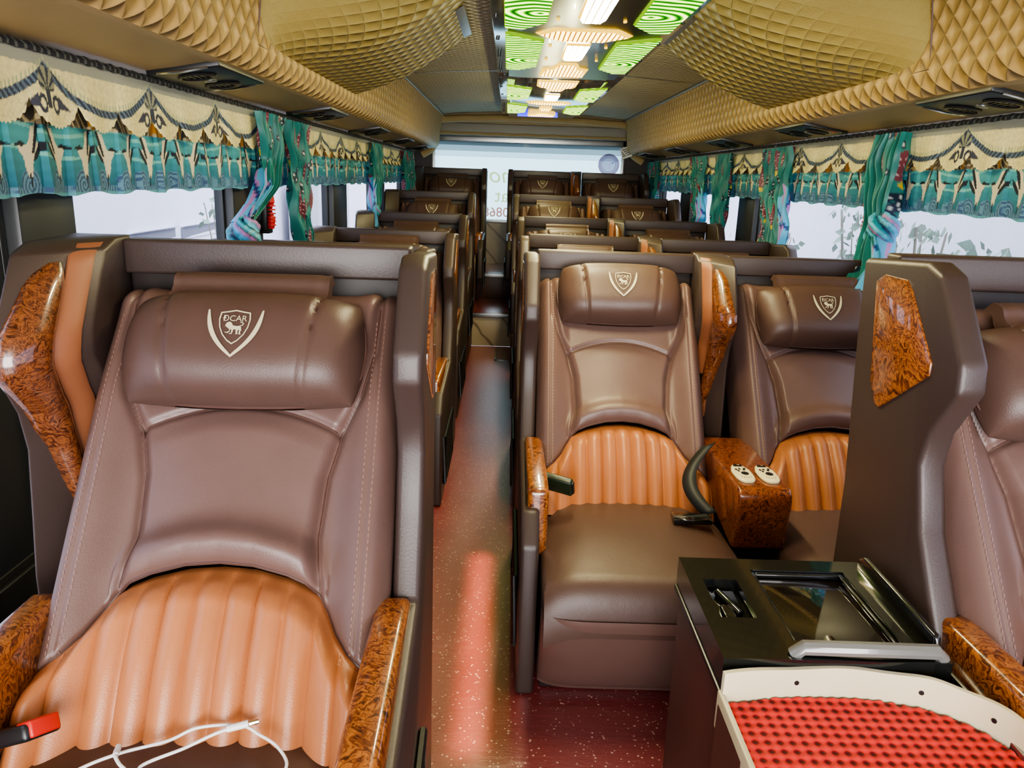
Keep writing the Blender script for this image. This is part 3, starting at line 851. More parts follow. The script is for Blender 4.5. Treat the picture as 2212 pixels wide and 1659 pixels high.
# reading light and vent panels under the ducts
def vent_panel():
    m = MB(); m.box((-.086, -.17, -.007), (.086, .17, .012)); fr = m.mesh(M['black'], .004)
    m = MB()
    m.tube([(.040*math.cos(2*PI*k/18), .042*math.sin(2*PI*k/18), -.009) for k in range(19)], .005, 6, caps=False)
    for kx in range(-2, 3): m.box((kx*.013-.002, -.036, -.010), (kx*.013+.002, .036, -.005))
    m.box((-.042, -.002, -.0095), (.042, .002, -.005))
    lv = m.mesh(M['black'])
    m = MB(); n = 14
    m.prism([(.016*math.cos(2*PI*k/n), .016*math.sin(2*PI*k/n)) for k in range(n)], lambda p, q, d: (p, q, d), -.011, -.004); lens = m.mesh(M['steel'], .002)
    m = MB(); m.tube([(-.06, 0, -.006), (0, 0, -.009), (.06, 0, -.006)], .0028, 6)
    tr = m.mesh(M['chrome'])
    return fr, lv, lens, tr
VP = vent_panel()
for sg in (-1, 1):
    for q in range(5):
        y = (2.07 if sg < 0 else 2.02)+1.15*q
        o = link('reading_light_panel', VP[0], None, (XC+sg*.965, y, 1.470)); o.rotation_euler = (0, sg*math.radians(8.8), 0)
        tag(o, 'black vent panel under the duct, %s from the front, %s-seat side' % (ORD[q], 'single' if sg < 0 else 'double'), 'reading light', 'reading light panels')
        link('louvre', VP[1], o, (0, -.085, 0)); link('louvre', VP[1], o, (0, .085, 0)); link('lens', VP[2], o); link('chrome_trim', VP[3], o, (0, -.174, 0)); link('chrome_trim', VP[3], o, (0, .174, 0))

# ------------------------------------------------------------------ ceiling LED panels
LX0 = .243
def poly_lamp(parent, name, poly, z, mat, edge_mat, uvs=.05, edge=.010, uvc=None):
    """thin glowing lamp: bright face inside a rim"""
    cx = sum(p[0] for p in poly)/len(poly); cy = sum(p[1] for p in poly)/len(poly)
    m = MB(); n = len(poly)
    def ins(p, e):
        d = Vector((p[0]-cx, p[1]-cy)); L = d.length; return (cx+d.x*(1-e*1.3/L), cy+d.y*(1-e*1.3/L))
    inn = [ins(p, edge) for p in poly]
    m.add([(p[0], p[1], z) for p in poly]+[(p[0], p[1], z-.008) for p in inn], [(i, (i+1) % n, n+(i+1) % n, n+i) for i in range(n)])
    rim = link('lamp_rim', m.mesh(edge_mat, smooth=False), parent)
    m = MB(); m.add([(p[0], p[1], z-.008) for p in inn], [tuple(range(n))])
    me = m.mesh(mat, smooth=False); l = me.uv_layers.new(name='UVMap')
    ux, uy = uvc if uvc else (cx, cy)
    for lp in me.loops:
        c = me.vertices[lp.vertex_index].co; l.data[lp.index].uv = ((c.x-ux)/uvs, (c.y-uy)/uvs)
    tag(link(name, me, rim), None); return rim
def rim_mirror(pts): return [(2*LX0-x, y) for x, y in pts][::-1]
def led_panel(y0, y1, items, base, label, blue=False, inset=.0):
    r = empty('led_ceiling_light', (0, 0, 0)); r.location = (LX0, (y0+y1)/2, 1.775); tag(r, label, 'ceiling light', 'ceiling light panels')
    off = Vector((-LX0, -(y0+y1)/2, -1.775))
    def L(o): o.location = off if o.parent == r else (0, 0, 0); return o
    m = MB(); m.box((-.075, y0, 1.757), (.561, y1, 1.815)); L(link('backing_plate', m.mesh(M['mirror'], .004), r))
    m = MB()
    ins = .055
    m.prism([(-.075+ins, y0), (.561-ins, y0), (.561-ins, y1-.02), (.561-ins-.06, y1), (-.075+ins+.06, y1), (-.075+ins, y1-.02)] if base == 'led_black' else
            [(.02, y0), (.47, y0), (.52, y1-.55), (.50, y1), (-.02, y1), (-.03, y1-.55)], lambda p, q, d: (p, q, d), 1.738, 1.760)
    L(link('housing', m.mesh(M['led_black'] if base == 'led_black' else M['mirror'], .003), r))
    for kind, poly in items:
        mat, em, s, e = {'g': ('led_green', 'led_green_edge', .16, .012), 'w': ('led_white', 'led_edge', .045, .012), 'a': ('led_amber', 'led_edge', .034, .014)}[kind]
        nm = {'g': 'green_lamp', 'w': 'white_lamp', 'a': 'amber_lamp'}[kind]
        uvc = None
        if kind == 'g':
            cx = sum(p[0] for p in poly)/len(poly); cy = sum(p[1] for p in poly)/len(poly); uvc = (cx+(.04 if cx < LX0 else -.04), cy+.05)
        L(poly_lamp(r, nm, poly, 1.737, M[mat], M[em], s, e, uvc))
    # screw heads
    m = MB()
    for yy in np.arange(y0+.15, y1, .42):
        for x in (-.06, .546): 
            n = 10; m.prism([(x+.007*math.cos(2*PI*k/n), yy+.007*math.sin(2*PI*k/n)) for k in range(n)], lambda p, q, d: (p, q, d), 1.752, 1.758)
    L(link('screws', m.mesh(M['black']), r))
    # small downlight dots
    m = MB(); n = 10
    if base == 'led_black':
        for yy in (2.0, 2.62, 3.12, 3.45):
            for x in (LX0-.105, LX0+.105):
                m.prism([(x+.006*math.cos(2*PI*k/n), yy+.012*math.sin(2*PI*k/n)) for k in range(n)], lambda p, q, d: (p, q, d), 1.733, 1.740)
        L(link('pin_lamps', m.mesh(M['led_edge']), r))
    if blue:
        m = MB(); m.box((.05, y1-.16, 1.732), (.37, y1-.11, 1.739)); L(link('blue_lamp', m.mesh(M['led_blue'], .002), r))
    return r
def gl(y0, y1):   # left green lamp between y0 (near) and y1 (far)
    return [(-.030, y0), (.112, y0+.13), (.106, y1-.12), (.030, y1), (-.032, y1-.01)]
def white(yc, h): return [(LX0-.047, yc-h), (LX0+.043, yc-h), (LX0+.045, yc+h*.75), (LX0+.030, yc+h), (LX0-.030, yc+h), (LX0-.045, yc+h*.75)]
def hexa(yc, s=1): return [(LX0-.17*s, yc-.01), (LX0-.11*s, yc-.11*s), (LX0+.11*s, yc-.11*s), (LX0+.17*s, yc-.01), (LX0+.085*s, yc+.11*s), (LX0-.085*s, yc+.11*s)]
def stepped(y0, y1): return [(LX0-.045, y0), (LX0+.035, y0), (LX0+.060, y0+(y1-y0)*.35), (LX0+.10, y0+(y1-y0)*.4), (LX0+.098, y1), (LX0-.115, y1), (LX0-.11, y0+(y1-y0)*.4), (LX0-.070, y0+(y1-y0)*.35)]
def flip_y(pts): 
    ys_ = [p[1] for p in pts]; a, b = min(ys_), max(ys_); return [(x, a+b-y) for x, y in pts][::-1]
mir = rim_mirror
front = [('w', white(2.43, .22)), ('a', hexa(2.88)), ('w', white(3.25, .20)), ('a', stepped(3.55, 3.98)),
         ('g', flip_y(gl(2.86, 3.78))), ('g', mir(flip_y(gl(2.88, 3.80)))), ('g', gl(1.95, 2.79)), ('g', mir(gl(1.95, 2.79))), ('w', white(1.70, .2))]
front = [(k_, (flip_y(p) if (k_ == 'g' and i in (4, 5)) else p)) for i, (k_, p) in enumerate(front)]
rear = [('a', flip_y(stepped(4.16, 4.62))), ('g', gl(4.40, 5.18)), ('g', mir(gl(4.40, 5.18))), ('w', white(4.98, .18)), ('a', hexa(5.36, .9)),
        ('g', gl(5.44, 6.22)), ('g', mir(gl(5.44, 6.18))), ('a', white(5.80, .14)), ('a', stepped(6.12, 6.46))]
led_panel(1.3, 4.10, front, 'led_black', 'dark glossy ceiling light panel with green and white lamps nearest the camera')
led_panel(4.12, 6.62, rear, 'mirror', 'mirrored ceiling light panel with green lamps and a blue strip towards the rear window', True)

# ------------------------------------------------------------------ rear end
m = MB(); m.box((XL, 7.36, .44), (XR, 7.42, .84)); struct('wall_rear', m.mesh(M['wall_beige']))
m = MB(); m.box((XL, 7.34, 1.70), (XR, 7.46, 1.90)); struct('wall_rear_top', m.mesh(M['duct_smooth']))
m = MB(); m.box((XL, 7.30, 1.61), (XR, 7.44, 1.72)); struct('wall_rear_header', m.mesh(plain('grey_header_vinyl', (.30, .29, .25), .5), .01))
m = MB(); m.tube([(XC-.84+1.68*k/20, 7.20+.02*math.sin(k*1.9), 1.735+.028*(1-((k-10)/10)**2)) for k in range(21)], .032, 10); struct('trim_40', m.mesh(M['duct_smooth']))
m = MB(); m.tube([(XC-.84+1.68*k/20, 7.28, 1.628+.003*math.sin(k*2.2)) for k in range(21)], .012, 8); struct('trim_41', m.mesh(M['duct_smooth']))
rx0, rx1, rz0, rz1 = -.72, 1.06, .84, 1.61
m = MB(); fr = .03
for a, b in (((rx0, rz0), (rx1, rz0+fr)), ((rx0, rz1-.05), (rx1, rz1)), ((rx0, rz0), (rx0+fr, rz1)), ((rx1-fr, rz0), (rx1, rz1))): m.box((a[0], 7.36, a[1]), (b[0], 7.42, b[1]))
w = struct('window_10', m.mesh(M['steel'], .004))
g = MB(); g.add([(rx0, 7.39, rz0), (rx1, 7.39, rz0), (rx1, 7.39, rz1), (rx0, 7.39, rz1)], [(0, 1, 2, 3)]); link('pane', g.mesh(M['glass_rear'], smooth=False), w)
m = MB(); m.box((XL, 7.36, .84), (rx0, 7.42, 1.62)); m.box((rx1, 7.36, .84), (XR, 7.42, 1.62)); struct('wall_rear_sides', m.mesh(M['shell_dark']))
for q, (a, b, t_) in enumerate(((1.53, 1.585, .10), (1.48, 1.53, .28), (1.43, 1.48, .62))):
    g = MB(); g.add([(rx0, 7.386, a), (rx1, 7.386, a), (rx1, 7.386, b), (rx0, 7.386, b)], [(0, 1, 2, 3)]); link('shade_band', g.mesh(glass('tint_band_%d' % q, (t_, t_*1.03, t_*1.05)), smooth=False), w)
for q, sg in enumerate((-1, 1)):
    m = MB(); m.tube(catmull([(XC+sg*.80, 7.21, 1.765), (XC+sg*.86, 7.22, 1.70), (XC+sg*.885, 7.24, 1.58), (XC+sg*.91, 7.25, 1.49), (XC+sg*1.0, 7.25, 1.43)], 6), .034, 10); struct('trim_%d' % (50+q), m.mesh(M['duct_smooth']))
# mirrored lettering stuck to the outside of the rear glass
def decal(name, txt, size, x, z, mat, label, shear=0, cat='sticker'):
    v, f = text_polys(txt, size)
    if name == 'number':
        pass
    m = MB(); m.add([(x-(p+shear*q), 7.384, z+q) for p, q in v], f)
    o = link(name, m.mesh(mat, smooth=False)); tag(o, label, cat); return o
yel = emit('yellow_vinyl_lettering', srgb(205, 220, 150), .62); redv = emit('red_vinyl_numerals', srgb(200, 95, 80), .55)
yel = N('pale_yellow_vinyl'); t_ = yel.n('ShaderNodeBsdfTranslucent'); yel.set(t_, 'Color', (.66, .60, .24)); yel.t.links.new(t_.outputs[0], yel.out.inputs[0]); yel = yel.m
redv = N('red_vinyl'); t_ = redv.n('ShaderNodeBsdfTranslucent'); redv.set(t_, 'Color', (.50, .16, .11)); redv.t.links.new(t_.outputs[0], redv.out.inputs[0]); redv = redv.m
purp = N('plum_vinyl'); t_ = purp.n('ShaderNodeBsdfTranslucent'); purp.set(t_, 'Color', (.30, .20, .26)); purp.t.links.new(t_.outputs[0], purp.out.inputs[0]); purp = purp.m
decal('window_lettering', 'mo', .21, -.055, 1.27, yel, 'pale yellow mirrored letters mo on the rear window above the aisle', .2, 'lettering')
decal('window_lettering', 'at', .17, -.065, 1.085, yel, 'pale yellow mirrored letters at on the rear window, under the larger letters', 0, 'lettering')
decal('window_lettering', '0868', .125, -.115, .935, redv, 'red mirrored numerals 0868 along the bottom of the rear window', 0, 'lettering')
m = MB(); cx, cz, n = .915, 1.40, 40
f2 = lambda p, q: (cx+p, 7.383, cz+q)
ring = lambda r0, r1: m.add([f2(r0*math.cos(2*PI*k/n), r0*math.sin(2*PI*k/n)) for k in range(n)]+[f2(r1*math.cos(2*PI*k/n), r1*math.sin(2*PI*k/n)) for k in range(n)], [(k, (k+1) % n, n+(k+1) % n, n+k) for k in range(n)])
ring(.098, .072); ring(.066, .062)
m.flat([(.072*math.cos(2*PI*k/n), .072*math.sin(2*PI*k/n)) for k in range(n)], lambda p, q: (cx+p, 7.3835, cz+q), 1)
bird = [(-.062, .030), (-.030, .022), (-.008, .002), (.018, .020), (.058, .026), (.030, .006), (.012, -.012), (.002, -.045), (-.006, -.014), (-.030, .004)]
m.flat(bird, lambda p, q: (cx+p, 7.3820, cz+q), 2)
m.flat([(.018, .020), (.058, .026), (.034, .010)], lambda p, q: (cx+p, 7.3815, cz+q), 3)
wv = N('white_vinyl'); t_ = wv.n('ShaderNodeBsdfTranslucent'); wv.set(t_, 'Color', (.9, .92, .92)); wv.t.links.new(t_.outputs[0], wv.out.inputs[0])
bv = N('blue_vinyl'); t_ = bv.n('ShaderNodeBsdfTranslucent'); bv.set(t_, 'Color', (.15, .35, .75)); bv.t.links.new(t_.outputs[0], bv.out.inputs[0])
pl2 = N('pale_plum_vinyl'); t_ = pl2.n('ShaderNodeBsdfTranslucent'); pl2.set(t_, 'Color', (.42, .34, .40)); pl2.t.links.new(t_.outputs[0], pl2.out.inputs[0])
tag(link('round_emblem_sticker', m.mesh([purp, pl2.m, wv.m, bv.m], smooth=False)), 'round plum sticker with a white swallow in the upper corner of the rear window', 'sticker')
# info plate on the curled duct end
m = MB(); m.box((-.045, -.004, -.05), (.045, .004, .05)); 
ip = link('notice_plate', m.mesh(M['white'], .002), None, (1.035, 7.155, 1.505)); ip.rotation_euler = (math.radians(-20), math.radians(-20), math.radians(-15)); tag(ip, 'small white notice plate with dark print at the duct end by the rear window', 'notice')
m = MB()
for r_ in range(4):
    for q in range(7):
        if (r_*7+q*3) % 5: m.box((-.036+q*.0105, -.0052, .026-r_*.019), (-.028+q*.0105, -.0042, .036-r_*.019))
link('print', m.mesh(M['black'], smooth=False), ip)

# ------------------------------------------------------------------ printed valances
def in_poly(px, py, poly):
    c = np.zeros(px.shape, bool); n = len(poly); j = n-1
    for i in range(n):
        xi, yi = poly[i]; xj, yj = poly[j]
        c ^= ((yi > py) != (yj > py)) & (px < (xj-xi)*(py-yi)/(yj-yi+1e-12)+xi); j = i
    return c
TEAL_A, TEAL_B = np.array(srgb(66, 142, 146)), np.array(srgb(40, 96, 116))
CRANE_W = [(-.32, 1.0), (-.10, .95), (.0, .72), (.10, .60), (.36, .58), (.32, .48), (.22, .38), (.17, .14), (.09, -.02), (-.02, .02), (-.08, .28), (-.14, .42), (-.36, .62), (-.30, .70), (-.16, .60)]
CRANE_B = [[(-.42, 1.02), (-.29, 1.0), (-.17, .76), (-.06, .46), (-.14, .46), (-.28, .70)], [(-.50, .74), (-.36, .66), (-.14, .42), (-.08, .30), (-.22, .34), (-.42, .54)],
           [(.10, .60), (.24, .68), (.44, .62), (.46, .57), (.26, .575)], [(.02, .10), (.08, .04), (.03, -.22), (-.01, -.24)]]
def skirt_color(y, z):
    """y along the wall, z height (1.19 .. 1.345)"""
    n = len(y.ravel()); v = (z-1.19)/.18
    g = np.clip((z-1.20)/.10, 0, 1)[..., None]
    col = TEAL_B*(1-g)+TEAL_A*g
    nz = .5+.5*np.sin(z*310+2.2*np.sin(y*23)+.7*np.sin(y*61))
    col = col*(1+.10*(nz[..., None]-.5))
    cl = (np.sin(z*150+np.sin(y*17)*1.5) > .86) & (z > 1.25); col = np.where(cl[..., None], np.array(srgb(110, 175, 165)), col)
    # waves with curling crests along the hem
    per = .088; f = (y/per) % 1-.5; dz = (z-1.208); r = np.sqrt((f*per)**2+dz**2); th = np.arctan2(dz, f*per)
    sp = np.sin(r*620-th*1.0)
    wv = (r < .030) | (z < 1.205)
    dark, lite = np.array(srgb(58, 82, 112)), np.array(srgb(92, 132, 150))
    col = np.where(wv[..., None], np.where((sp > .15)[..., None], dark, lite), col)
    col = np.where((z < 1.1935)[..., None], np.array(srgb(90, 150, 160)), col)
    # cranes, alternately mirrored
    cp = .094; k = np.floor(y/cp); u = (y/cp) % 1-.5; u = np.where(k % 2 == 0, u, -u)*1.02; w = (z-1.222)/.094
    col = np.where(in_poly(u, w, CRANE_W)[..., None], np.array(srgb(206, 196, 165)), col)
    for p in CRANE_B: col = np.where(in_poly(u, w, p)[..., None], np.array(srgb(30, 34, 44)), col)
    # strip of buildings under the overlay
    b = z > 1.318
    hsh = np.sin(np.floor(y/.021)*12.9898)*43758.5453 % 1
    bc = np.where((hsh > .72)[..., None], np.array(srgb(205, 140, 40)), np.where((hsh > .4)[..., None], np.array(srgb(120, 105, 80)), np.array(srgb(75, 70, 62))))
    st = ((z*420) % 1 < .3); bc = np.where(st[..., None], np.array(srgb(190, 175, 130)), bc)
    return np.where(b[..., None], bc, col)
CREAM = np.array(srgb(222, 212, 158))
def overlay_color(y, z, ph):
    per = .425; f = ((y-ph)/per) % 1; g = np.abs(f-.5)*2        # g=1 at the peaks
    nz = np.sin(y*140+np.sin(z*190)*2)*np.sin(z*160+np.sin(y*90)*2)
    col = CREAM*(1+.10*nz[..., None])
    lace = (np.sin(y*410)*np.sin(z*380) > .55) & (z < 1.352); col = np.where(lace[..., None], CREAM*1.22, col)
    col = np.where(((z > 1.418))[..., None], np.array(srgb(150, 152, 140)), col)  # top strip lies in shadow; that shade is coloured in as grey
    zr = 1.350+.068*g**2.2                       # rope swag
    d = z-zr; slope = np.abs(.068*2.2*g**1.2*2/per); dn = np.abs(d)/np.sqrt(1+slope**2)
    tuft = (d > .004) & (d < .020) & (np.sin(y*520) > .2); col = np.where(tuft[..., None], np.array(srgb(168, 176, 140)), col)
    strp = np.sin(y*330+z*330) > -.1
    rope = np.where(strp[..., None], np.array(srgb(44, 52, 76)), np.array(srgb(92, 112, 132)))
    col = np.where((dn < .0078)[..., None], rope, col)
    # shell and scroll ornament hanging at each peak
    yy = ((y-ph)/per+.5) % 1*per-.5*per; yy = np.where(yy > per/2, yy-per, yy)
    ya = ((y-ph) % per); ya = np.where(ya > per/2, ya-per, ya)
    r = np.sqrt((ya/1.0)**2+(z-1.392)**2); th = np.arctan2(ya, z-1.378)
    shell = (r < .027) & (z > 1.376)
    col = np.where(shell[..., None], np.where((np.sin(th*9) > .1)[..., None], np.array(srgb(50, 56, 74)), np.array(srgb(140, 142, 120))), col)
    col = np.where(((np.abs(ya) < .008) & (z < 1.380) & (z > 1.346))[..., None], np.array(srgb(50, 56, 74)), col)
    for cx, s in ((.024, 1), (-.024, 1)):
        q = np.sqrt(((ya-cx)/.8)**2+(z-1.353)**2); col = np.where(((q < .0175) & (q > .009))[..., None], np.array(srgb(46, 50, 72)), col)
    wing = (np.abs(ya) > .036) & (np.abs(ya) < .075) & (np.abs(z-(1.358-.35*(np.abs(ya)-.036))) < .012*(1-(np.abs(ya)-.036)/.041))
    col = np.where(wing[..., None], np.array(srgb(60, 62, 84)), col)
    return col
def valance(X, sg, y0, y1, res, label, ph):
    """sg: direction of the bus interior"""
    ny = int((y1-y0)/res); nz_ = int(.182/res)+2
    y = np.linspace(y0, y1, ny)[:, None]; v = np.linspace(0, 1, nz_)[None, :]
    z = 1.190+.004*np.sin(y*31)+(.182)*v; Y = np.broadcast_to(y, z.shape)
    pf = (Y/.094+.12*np.sin(Y*5)) % 1
    depth = .016*(1-v)**.5*(1-pf)**1.2*(.6+.4*np.sin(Y*7.3)**2)+.004*np.sin(Y*40+z*9)
    P = np.stack([X+sg*depth, Y, z], -1)
    o = link('window_valance', grid_mesh(P, M['vcol'], col=skirt_color(Y, z), flip=(sg > 0), ang=0))
    tag(o, label, 'curtain', 'printed window valances')
    nz2 = int(.13/res)+2; f = (y/.160) % 1
    zb = 1.366-.054*np.sqrt(np.clip(1-(2*f-1)**2, 0, 1))+.002*np.sin(y*400)
    v = np.linspace(0, 1, nz2)[None, :]; z = zb+(1.442-zb)*v; Y = np.broadcast_to(y, z.shape)
    bend = .022+.006*np.sin(Y*39+1)*(1-v)+.010*(1-v)*np.sin(PI*f)
    P = np.stack([X+sg*bend, Y, z], -1)
    link('scalloped_overlay', grid_mesh(P, M['vcol'], col=overlay_color(Y, z, ph), flip=(sg > 0), ang=0), o)
    m = MB(); pts = [(X+sg*(.026+.002*math.sin(t*70)), t, 1.446+.0015*math.sin(t*113)) for t in np.linspace(y0, y1, 80)]
    m.tube(pts, .0075, 6); link('top_cord', m.mesh(plain_cord), o)
    return o
def cord_mat():
    k = N('dark_twisted_cord'); o = k.obj(); sp = k.n('ShaderNodeSeparateXYZ'); k.set(sp, 0, o)
    s = k.math('SINE', k.math('MULTIPLY', k.math('ADD', sp.outputs[1], sp.outputs[2]), 260.0))
    return k.bsdf(k.ramp(s, [(.3, (.015, .018, .025)), (.7, (.10, .105, .10))]), .7)
plain_cord = cord_mat()
VL, VR = XL+.075, XR-.050
valance(VL, 1, .75, 2.80, .0026, 'teal crane-print valance with cream scalloped overlay on the single-seat side nearest the camera', 1.50)
valance(VL, 1, 2.82, 4.92, .0045, 'teal crane-print valance on the single-seat side behind the first pair of tied curtains', 1.50)
valance(VL, 1, 4.94, 7.10, .0065, 'teal crane-print valance on the single-seat side next to the rear corner', 1.50)
valance(VR, -1, 1.2, 2.66, .0028, 'teal crane-print valance on the double-seat side nearest the camera', 2.27)
valance(VR, -1, 2.68, 3.86, .0036, 'teal crane-print valance on the double-seat side just behind the knotted curtain', 2.27)
valance(VR, -1, 3.88, 5.32, .0048, 'teal crane-print valance on the double-seat side at the middle windows', 2.27)
valance(VR, -1, 5.34, 7.10, .0065, 'teal crane-print valance on the double-seat side next to the rear corner', 2.27)
for sg, X, nm in ((1, VL-.02, 'single'), (-1, VR+.02, 'double')):
    m = MB(); m.tube([(X, .4, 1.448), (X, 7.1, 1.448)], .010, 8)
    tag(link('curtain_rail', m.mesh(M['frame'])), 'dark curtain rail under the air duct on the %s-seat side' % nm, 'curtain rail')

# ------------------------------------------------------------------ tied curtains
def curtain_color(S, Z, seed, rev):
    r = np.random.default_rng(seed); W = .80
    x = S*W
    base = np.array(srgb(48, 134, 128)); alt = np.array(srgb(24, 84, 90))
    g = (.5+.5*np.sin(x*60+np.sin(Z*20)*2))[..., None]
    col = base*(1-.5*g)+alt*.5*g
    # vertical bands of printed flowers
    for bx in (.06, .19, .33, .46, .60, .73):
        off = r.uniform(0, .3)
        for k in range(-1, 4):
            zc = .85+off+k*.245
            dx, dz = x-bx, Z-zc
            col = np.where((((dx/.028)**2+(dz/.05)**2) < 1)[..., None], np.array(srgb(120, 58, 72)), col)
            fl = (np.sin(dx*420)*np.sin(dz*390) > .72) & (((dx/.026)**2+(dz/.046)**2) < 1)
            col = np.where(fl[..., None], np.array(srgb(214, 190, 190)), col)
            for q in range(9):
                a, b = r.uniform(-.032, .032), r.uniform(-.055, .055)
                d2 = (dx-a)**2+(dz-.12-b)**2
                col = np.where((d2 < .0125**2)[..., None], np.array(srgb(22, 38, 62)), col)
                col = np.where((d2 < .0045**2)[..., None], np.array(srgb(206, 210, 205)), col)
            d2 = (dx-.004)**2+(dz-.185)**2; col = np.where((d2 < .011**2)[..., None], np.array(srgb(214, 186, 40)), col)
    if rev is not None:      # lighter blue reverse side along one edge
        m = (S > rev[0]) & (S < rev[1]) & (Z < rev[2]+.03*np.sin(S*30))
        bl = np.array(srgb(92, 180, 222)); pk = np.array(srgb(190, 130, 190))
        t = (np.sin(x*150+Z*9+np.sin(Z*13)*1.5) > .72); c2 = np.where(t[..., None], pk, bl); t2 = np.sin(x*70-Z*34) > .93; c2 = np.where(t2[..., None], np.array(srgb(40, 60, 130)), c2)
        col = np.where(m[..., None], c2, col)
    return col
def curtain(X, sg, keys, label, seed, pleats=4, amp=.022, rev=None, knot=None, group='tied-back printed curtains'):
    """keys: (z, y centre, width, x offset)"""
    keys = sorted(keys, key=lambda k: -k[0]); kz = [k[0] for k in keys][::-1]
    nz_ = 110; ns = 150; pleats = int(pleats*1.6); amp *= .75
    z = np.linspace(keys[0][0], keys[-1][0], nz_)[None, :]; s = np.linspace(0, 1, ns)[:, None]
    yc = np.interp(z, kz, [k[1] for k in keys][::-1]); w = np.interp(z, kz, [k[2] for k in keys][::-1]); xo = np.interp(z, kz, [k[3] for k in keys][::-1])
    # soften the key interpolation
    ker = np.ones(9)/9
    for a in (yc, w, xo): a[0, 4:-4] = np.convolve(a[0], ker, 'valid')
    wrel = np.clip(w/max(k[2] for k in keys), .3, 1)
    Y = yc+w*(s-.5)+.006*np.sin(z*40+s*7)
    ph = 2*PI*pleats*s+.45*np.sin(z*5+seed)+.5*np.sin(s*11+z*6)
    Xo = sg*(.045+xo+amp*(1.6-wrel*.6)*np.sign(np.sin(ph))*np.abs(np.sin(ph))**.8+.006*np.sin(ph*2.3+z*17)+.004*np.sin(s*37+z*45+seed))
    P = np.stack([np.broadcast_to(X+Xo, Y.shape), Y, np.broadcast_to(z, Y.shape)+.006*np.sin(s*25)*(z < keys[-1][0]+.05)], -1)
    o = link('curtain', grid_mesh(P, M['vcol_satin'], col=curtain_color(np.broadcast_to(s, Y.shape), np.broadcast_to(z, Y.shape), seed, rev), flip=(sg > 0), ang=0))
    tag(o, label, 'curtain', group)
    if knot:
        ky, kz_, kr, kx = knot; n, m_ = 64, 40
        th = np.linspace(0, 2*PI, n)[:, None]; ph = np.linspace(-PI/2*.98, PI/2*.98, m_)[None, :]
        tw = np.sin(3*th+4.5*ph+seed)
        r = kr*(1+.13*tw+.06*np.abs(np.sin(4.5*ph-3*th+1))**.6+.05*np.sin(9*ph+5*th))
        P = np.stack([X+sg*(.05+kx)+r*np.cos(ph)*np.cos(th)*.8, ky+r*np.cos(ph)*np.sin(th), kz_+r*np.sin(ph)*.95+0*th], -1)
        c = np.array(srgb(40, 140, 160))+0*P
        st = np.sin(6*th+9*ph+seed+.8*np.sin(5*ph+2*th)); c = np.where((st > .62)[..., None], np.array(srgb(96, 190, 226)), c); c = np.where((st < -.72)[..., None], np.array(srgb(26, 52, 84)), c)
        s2 = np.sin(3*th+4.5*ph+seed+1.2); c = np.where((s2 > .90)[..., None], np.array(srgb(176, 120, 180)), c)
        link('knot', grid_mesh(P, M['vcol_satin'], col=c, ang=0, flip=True), o)
    return o
# single-seat side
curtain(VL, 1, [(1.435, 2.80, .31, 0), (1.28, 2.79, .23, 0), (1.20, 2.70, .15, .01), (1.12, 2.48, .09, .02), (1.09, 2.40, .06, .02)], 'teal flowered curtain tied in a big blue knot above the second single seat', 3, 4, .02, (.0, .4, 1.23), (2.37, 1.052, .056, .03))
curtain(VL, 1, [(1.43, 3.13, .34, 0), (1.25, 3.16, .26, 0), (1.10, 3.14, .22, 0), (.92, 3.18, .20, .01)], 'teal flowered curtain hanging straight beside the red hammer', 5, 4, .022, None)
curtain(VL, 1, [(1.43, 4.98, .46, 0), (1.22, 4.98, .34, 0), (1.10, 4.85, .26, .01), (1.0, 4.78, .14, .02), (.94, 4.82, .22, .02)], 'slender teal curtain pinched low above the third single seat', 8, 4, .022, (.0, .3, 1.2), (4.76, 1.03, .04, .02))
curtain(VL, 1, [(1.43, 6.48, .60, 0), (1.25, 6.48, .56, .01), (1.12, 6.50, .50, .02), (1.05, 6.5, .36, .02)], 'bunched dark teal curtain in the rear corner beside the last single seat', 12, 6, .03, None)
# double-seat side
curtain(VR, -1, [(1.435, 2.66, .22, 0), (1.33, 2.66, .24, .015), (1.24, 2.63, .17, .02), (1.14, 2.60, .09, .03), (1.06, 2.55, .16, .06), (.97, 2.46, .15, .13), (.88, 2.40, .15, .20), (.78, 2.38, .11, .22)], 'twisted teal flowered curtain knotted midway, its tail resting by the first window-side recliner', 21, 4, .034, (.0, .3, 1.1), (2.57, 1.125, .058, .03))
curtain(VR, -1, [(1.43, 3.78, .40, 0), (1.22, 3.78, .38, 0), (1.05, 3.72, .34, 0), (.90, 3.70, .30, .01)], 'wide teal flowered curtain hanging straight with pale blue lining showing', 24, 5, .022, (.0, .2, 1.24))
curtain(VR, -1, [(1.43, 4.72, .36, 0), (1.2, 4.72, .34, 0), (.95, 4.74, .30, 0)], 'straight teal flowered curtain in front of the dark post at the middle windows', 27, 4, .02, None)
curtain(VR, -1, [(1.43, 5.36, .42, 0), (1.25, 5.30, .30, 0), (1.05, 5.16, .24, .01), (.98, 5.22, .26, .01)], 'tapering teal curtain with bright blue lining behind the middle window-side seats', 30, 4, .024, (.0, .5, 1.2))
curtain(VR, -1, [(1.43, 6.98, .52, 0), (1.2, 6.98, .50, 0), (1.0, 6.98, .46, 0)], 'dark teal curtain in the rear corner beside the last window-side seat', 33, 5, .02, None)

